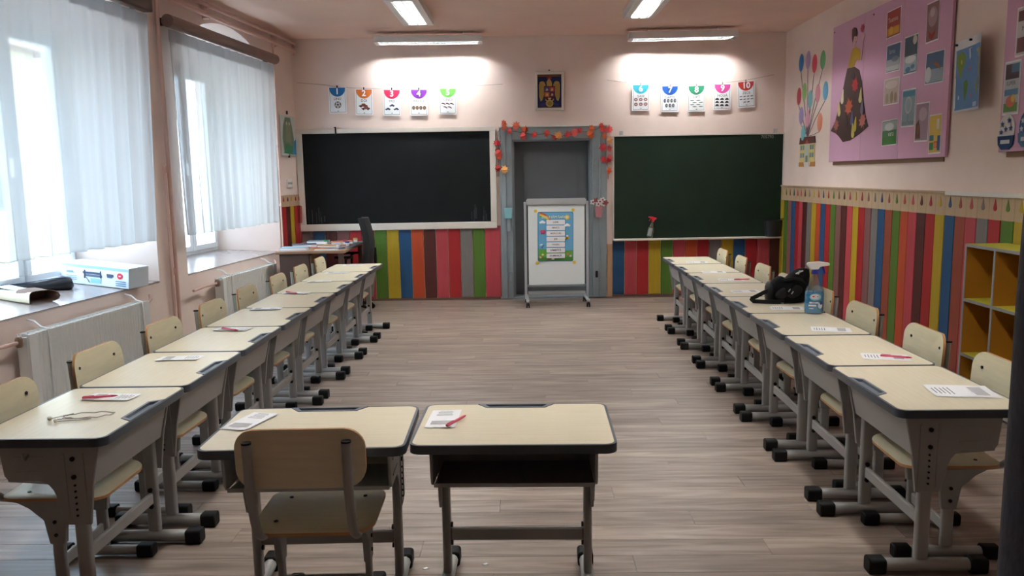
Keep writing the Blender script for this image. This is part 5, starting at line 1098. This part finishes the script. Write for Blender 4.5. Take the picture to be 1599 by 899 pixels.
def book(x, y, w_, l, h, rz, c, label, z=tz, cat='book'):
    q = thing('book' if cat == 'book' else cat.replace(' ', '_'), label, cat, (x, y, z), rz)
    cv = mat('cover_%d_%d_%d' % c, c, 0.4)
    if cat == 'book':
        MB().box(-w_ / 2 + .003, w_ / 2 - .003, -l / 2 + .003, l / 2 - .003, 0.002, h - 0.002).build('pages', M_paper, q); MB().box(-w_ / 2, w_ / 2, -l / 2, l / 2, 0, 0.002).build('cover', cv, q); MB().box(-w_ / 2, w_ / 2, -l / 2, l / 2, h - 0.002, h).build('cover', cv, q); MB().box(-w_ / 2, -w_ / 2 + 0.002, -l / 2, l / 2, 0.002, h - 0.002).build('spine', cv, q)
    else: MB().box(-w_ / 2, w_ / 2, -l / 2, l / 2, 0, h).build('sheets', cv, q, bevel=0.001)
    return q
book(-2.46, 8.45, 0.28, 0.20, 0.028, 0.05, (150, 186, 210), "pale blue book at the front left of the teacher's table")
book(-2.10, 8.34, 0.24, 0.09, 0.010, 0.0, (222, 222, 224), "white sheets along the front edge of the teacher's table", cat='paper stack')
book(-2.46, 8.82, 0.26, 0.22, 0.030, 0.3, (84, 96, 116), "dark blue-grey book in the middle of the teacher's table")
book(-2.13, 8.73, 0.26, 0.20, 0.018, -0.2, (196, 150, 96), "tan open-edged book in the middle of the teacher's table", z=tz + .003)
book(-2.40, 9.20, 0.24, 0.20, 0.035, 0.1, (120, 140, 150), "grey-green book at the back of the teacher's table")
book(-2.12, 9.15, 0.24, 0.19, 0.026, 0.25, (190, 110, 80), "orange-brown book at the back of the teacher's table", z=tz + .003)
for k, (x, y, c, nm) in enumerate(((-2.03, 8.60, (206, 206, 220), 'white'), (-1.98, 8.80, (70, 90, 170), 'blue'), (-2.04, 8.97, (196, 70, 90), 'red'), (-2.27, 9.02, (70, 150, 100), 'green'), (-1.99, 9.28, (206, 180, 80), 'yellow'))):
    q = thing('marker_pot', '%s little paint pot among the books on the teacher\'s table' % nm, 'pot', (x, y, tz + (.003 if x > -2.28 else 0)), 0, 'paint pots')
    MB().lathe([(0.020, 0), (0.024, 0.003), (0.024, 0.035)], 14).build('jar', M_paper, q, smooth=0.6); MB().lathe([(0.026, 0.035), (0.026, 0.05), (0.022, 0.052)], 14).build('lid', mat('lid_%s' % nm, c, 0.4), q, smooth=0.6)
for k, (x, y, a, c, nm) in enumerate(((-2.20, 8.47, 0.4, (210, 150, 60), 'orange'), (-1.97, 8.47, 1.2, (60, 110, 180), 'blue'), (-2.28, 8.62, -0.5, (190, 60, 70), 'red'))):
    q = thing('pencil', '%s pencil lying on the teacher\'s table' % nm, 'pencil', (x, y, tz + 0.001), a, 'pencils')
    MB().tube([(-0.08, 0, 0.006), (0.07, 0, 0.006)], 0.0045, 6).build('shaft', mat('pencil_%s' % nm, c, 0.4), q); MB().tube([(0.07, 0, 0.006), (0.09, 0, 0.006)], [0.0045, 0.0008], 6).build('tip', M_tip, q)
t = thing('office_chair', "black office chair pulled up to the teacher's table", 'office chair', (-2.02, 9.02, 0), PI / 2 + 0.1)
M_ch = mat('black_upholstery', (14, 15, 17), 0.75, noise=0.15, scale=30)
b = MB()
for q in range(5):
    a = 2 * PI * q / 5 + 0.25; b.tube([(0, 0, 0.085), (0.13 * math.cos(a), 0.13 * math.sin(a), 0.085), (0.27 * math.cos(a), 0.27 * math.sin(a), 0.06)], [0.03, 0.022, 0.014], 8)
b.build('star_base', M_black, t, smooth=0.8)
for q in range(5):
    a = 2 * PI * q / 5 + 0.25; x, y = 0.275 * math.cos(a), 0.275 * math.sin(a)
    c = MB(); c.disc((x - 0.014, y, 0.028), 0.028, 'x', 0.018, 14); c.disc((x + 0.014, y, 0.028), 0.028, 'x', 0.018, 14); c.box(x - .006, x + .006, y - .008, y + .008, .028, .066); c.build('caster', M_black, t)
MB().tube([(0, 0, 0.09), (0, 0, 0.25), (0, 0, 0.40)], [0.028, 0.022, 0.016], 10).build('gas_column', M_black, t, smooth=0.8)
MB().prism(rrect(0.46, 0.44, 0.09, 5), 'z', 0.40, 0.465).build('seat', M_ch, t, bevel=0.02, seg=2, smooth=0.7)
b = MB(); NB = 10
b.grid(NB, 14, lambda u, v: ((u - .5) * (0.44 - 0.20 * max(0, v - .55) ** 1.3), -0.225 - 0.05 * math.sin(v * PI * 1.0) * 0.9 + 0.02 * v - 0.06 * (1 - (2 * u - 1) ** 2) * 0.6, 0.50 + 0.56 * v)); b.grid(NB, 14, lambda u, v: ((u - .5) * (0.44 - 0.20 * max(0, v - .55) ** 1.3), -0.155 - 0.05 * math.sin(v * PI * 1.0) * 0.9 + 0.02 * v - 0.06 * (1 - (2 * u - 1) ** 2) * 0.6, 0.50 + 0.56 * v))
n1 = (NB + 1) * 15
for j in range(14):
    for i in (0, NB): b.f.append([j * (NB + 1) + i, (j + 1) * (NB + 1) + i, n1 + (j + 1) * (NB + 1) + i, n1 + j * (NB + 1) + i]); b.m.append(0)
for i in range(NB):
    for j in (0, 14): b.f.append([j * (NB + 1) + i, j * (NB + 1) + i + 1, n1 + j * (NB + 1) + i + 1, n1 + j * (NB + 1) + i]); b.m.append(0)
b.build('backrest', M_ch, t, smooth=0.8)
MB().tube([(0, -0.05, 0.41), (0, -0.24, 0.42), (0, -0.30, 0.50), (0, -0.295, 0.72)], 0.018, 8).build('back_support', M_black, t, smooth=0.8)
for s in (-1, 1): MB().tube([(s * 0.23, -0.02, 0.43), (s * 0.27, 0.0, 0.50), (s * 0.27, 0.0, 0.62), (s * 0.265, -0.08, 0.64), (s * 0.265, 0.12, 0.64)], 0.014, 8).build('armrest', M_black, t, smooth=0.8)
tag(put(MB().prism([(-0.03, 0), (0.03, 0), (0.045, 0.20), (-0.01, 0.21)], 'y', -0.05, -0.03).build('red_folder', mat('dull_red_card', (150, 60, 56), 0.6), bevel=0.001), LEFT, -0.10, 0.0, 0.98), 'small red card holder on the striped corner by the black chalkboard', 'card holder')

# ================================================================== COAT AT THE RIGHT EDGE
t = thing('coat_stand', 'dark coat stand just outside the right edge of the picture', 'coat stand', (1.09, 1.66, 0), 0)
MB().tube([(0, 0, 0.02), (0, 0, 1.72)], 0.018, 10).build('pole', M_rod, t, smooth=0.8)
MB().lathe([(0.19, 0), (0.19, 0.02), (0.03, 0.04), (0.02, 0.05)], 24).build('base', M_rod, t, smooth=0.5)
MB().tube([(0, 0, 1.66), (-0.02, -0.2, 1.70), (-0.03, -0.235, 1.72), (-0.035, -0.25, 1.70), (-0.035, -0.245, 1.68)], 0.006, 6).build('long_hook', M_rod, t, smooth=0.8)
for q in range(2):
    a = q * PI / 2 + 0.0; MB().tube([(0.015 * math.cos(a), 0.015 * math.sin(a), 1.66), (0.07 * math.cos(a), 0.07 * math.sin(a), 1.64), (0.10 * math.cos(a), 0.10 * math.sin(a), 1.70)], 0.007, 6).build('hook', M_rod, t, smooth=0.8)
t = thing('dark_coat', 'dark navy coat hanging at the right edge, close to the camera', 'coat', (1.050, 1.42, 0), 0); t.scale = (0.60, 0.75, 1)
b = MB(); NR = 40; prof = [(0.30, 0.262, 0.135), (0.45, 0.264, 0.138), (0.75, 0.270, 0.135), (1.05, 0.278, 0.13), (1.25, 0.282, 0.125), (1.40, 0.282, 0.118), (1.50, 0.280, 0.105), (1.545, 0.274, 0.09), (1.575, 0.255, 0.075), (1.60, 0.19, 0.06), (1.62, 0.10, 0.045)]
for z, a_, b_ in prof:
    for q in range(NR):
        th = 2 * PI * q / NR; fo = 1 + 0.035 * math.sin(7 * th + 1.5 * z) * min(1, max(0, (1.6 - z))) + 0.008 * math.sin(23 * z + th * 3)
        ca, sa = math.cos(th), math.sin(th)
        b.v.append((a_ * (1 + 0.012 * math.sin(11 * z)) * math.copysign(abs(ca) ** 0.8, ca) * (fo if abs(ca) < .9 else 1), b_ * math.copysign(abs(sa) ** 0.8, sa) * fo, z))
k = len(prof)
for i in range(k - 1):
    for q in range(NR): b.f.append([i * NR + q, i * NR + (q + 1) % NR, (i + 1) * NR + (q + 1) % NR, (i + 1) * NR + q]); b.m.append(0)
b.f += [list(range(NR))[::-1], [(k - 1) * NR + q for q in range(NR)]]; b.m += [0, 0]
M_coat = mat('dark_navy_cloth', (44, 42, 52), 0.85, noise=0.2, scale=40, bump=0.25)
b.build('coat_body', M_coat, t, smooth=1.0)
MB().tube([(-0.07, -0.045, 1.60), (-0.085, 0.02, 1.635), (0, 0.06, 1.655), (0.085, 0.02, 1.635), (0.07, -0.045, 1.60)], [0.012, 0.028, 0.03, 0.028, 0.012], 10).build('collar', M_coat, t, smooth=1.0)
for q in range(4): MB().disc((0.02, -0.140, 0.55 + 0.22 * q), 0.011, 'y', 0.006, 12).build('button', M_steel, t)
for s_ in (-1, 1): MB().tube([(s_ * 0.20, -0.10, 1.50), (s_ * 0.215, -0.150, 1.36), (s_ * 0.20, -0.165, 1.10), (s_ * 0.19, -0.165, 0.86)], [0.055, 0.062, 0.055, 0.048], 12).build('sleeve', M_coat, t, smooth=1.0)
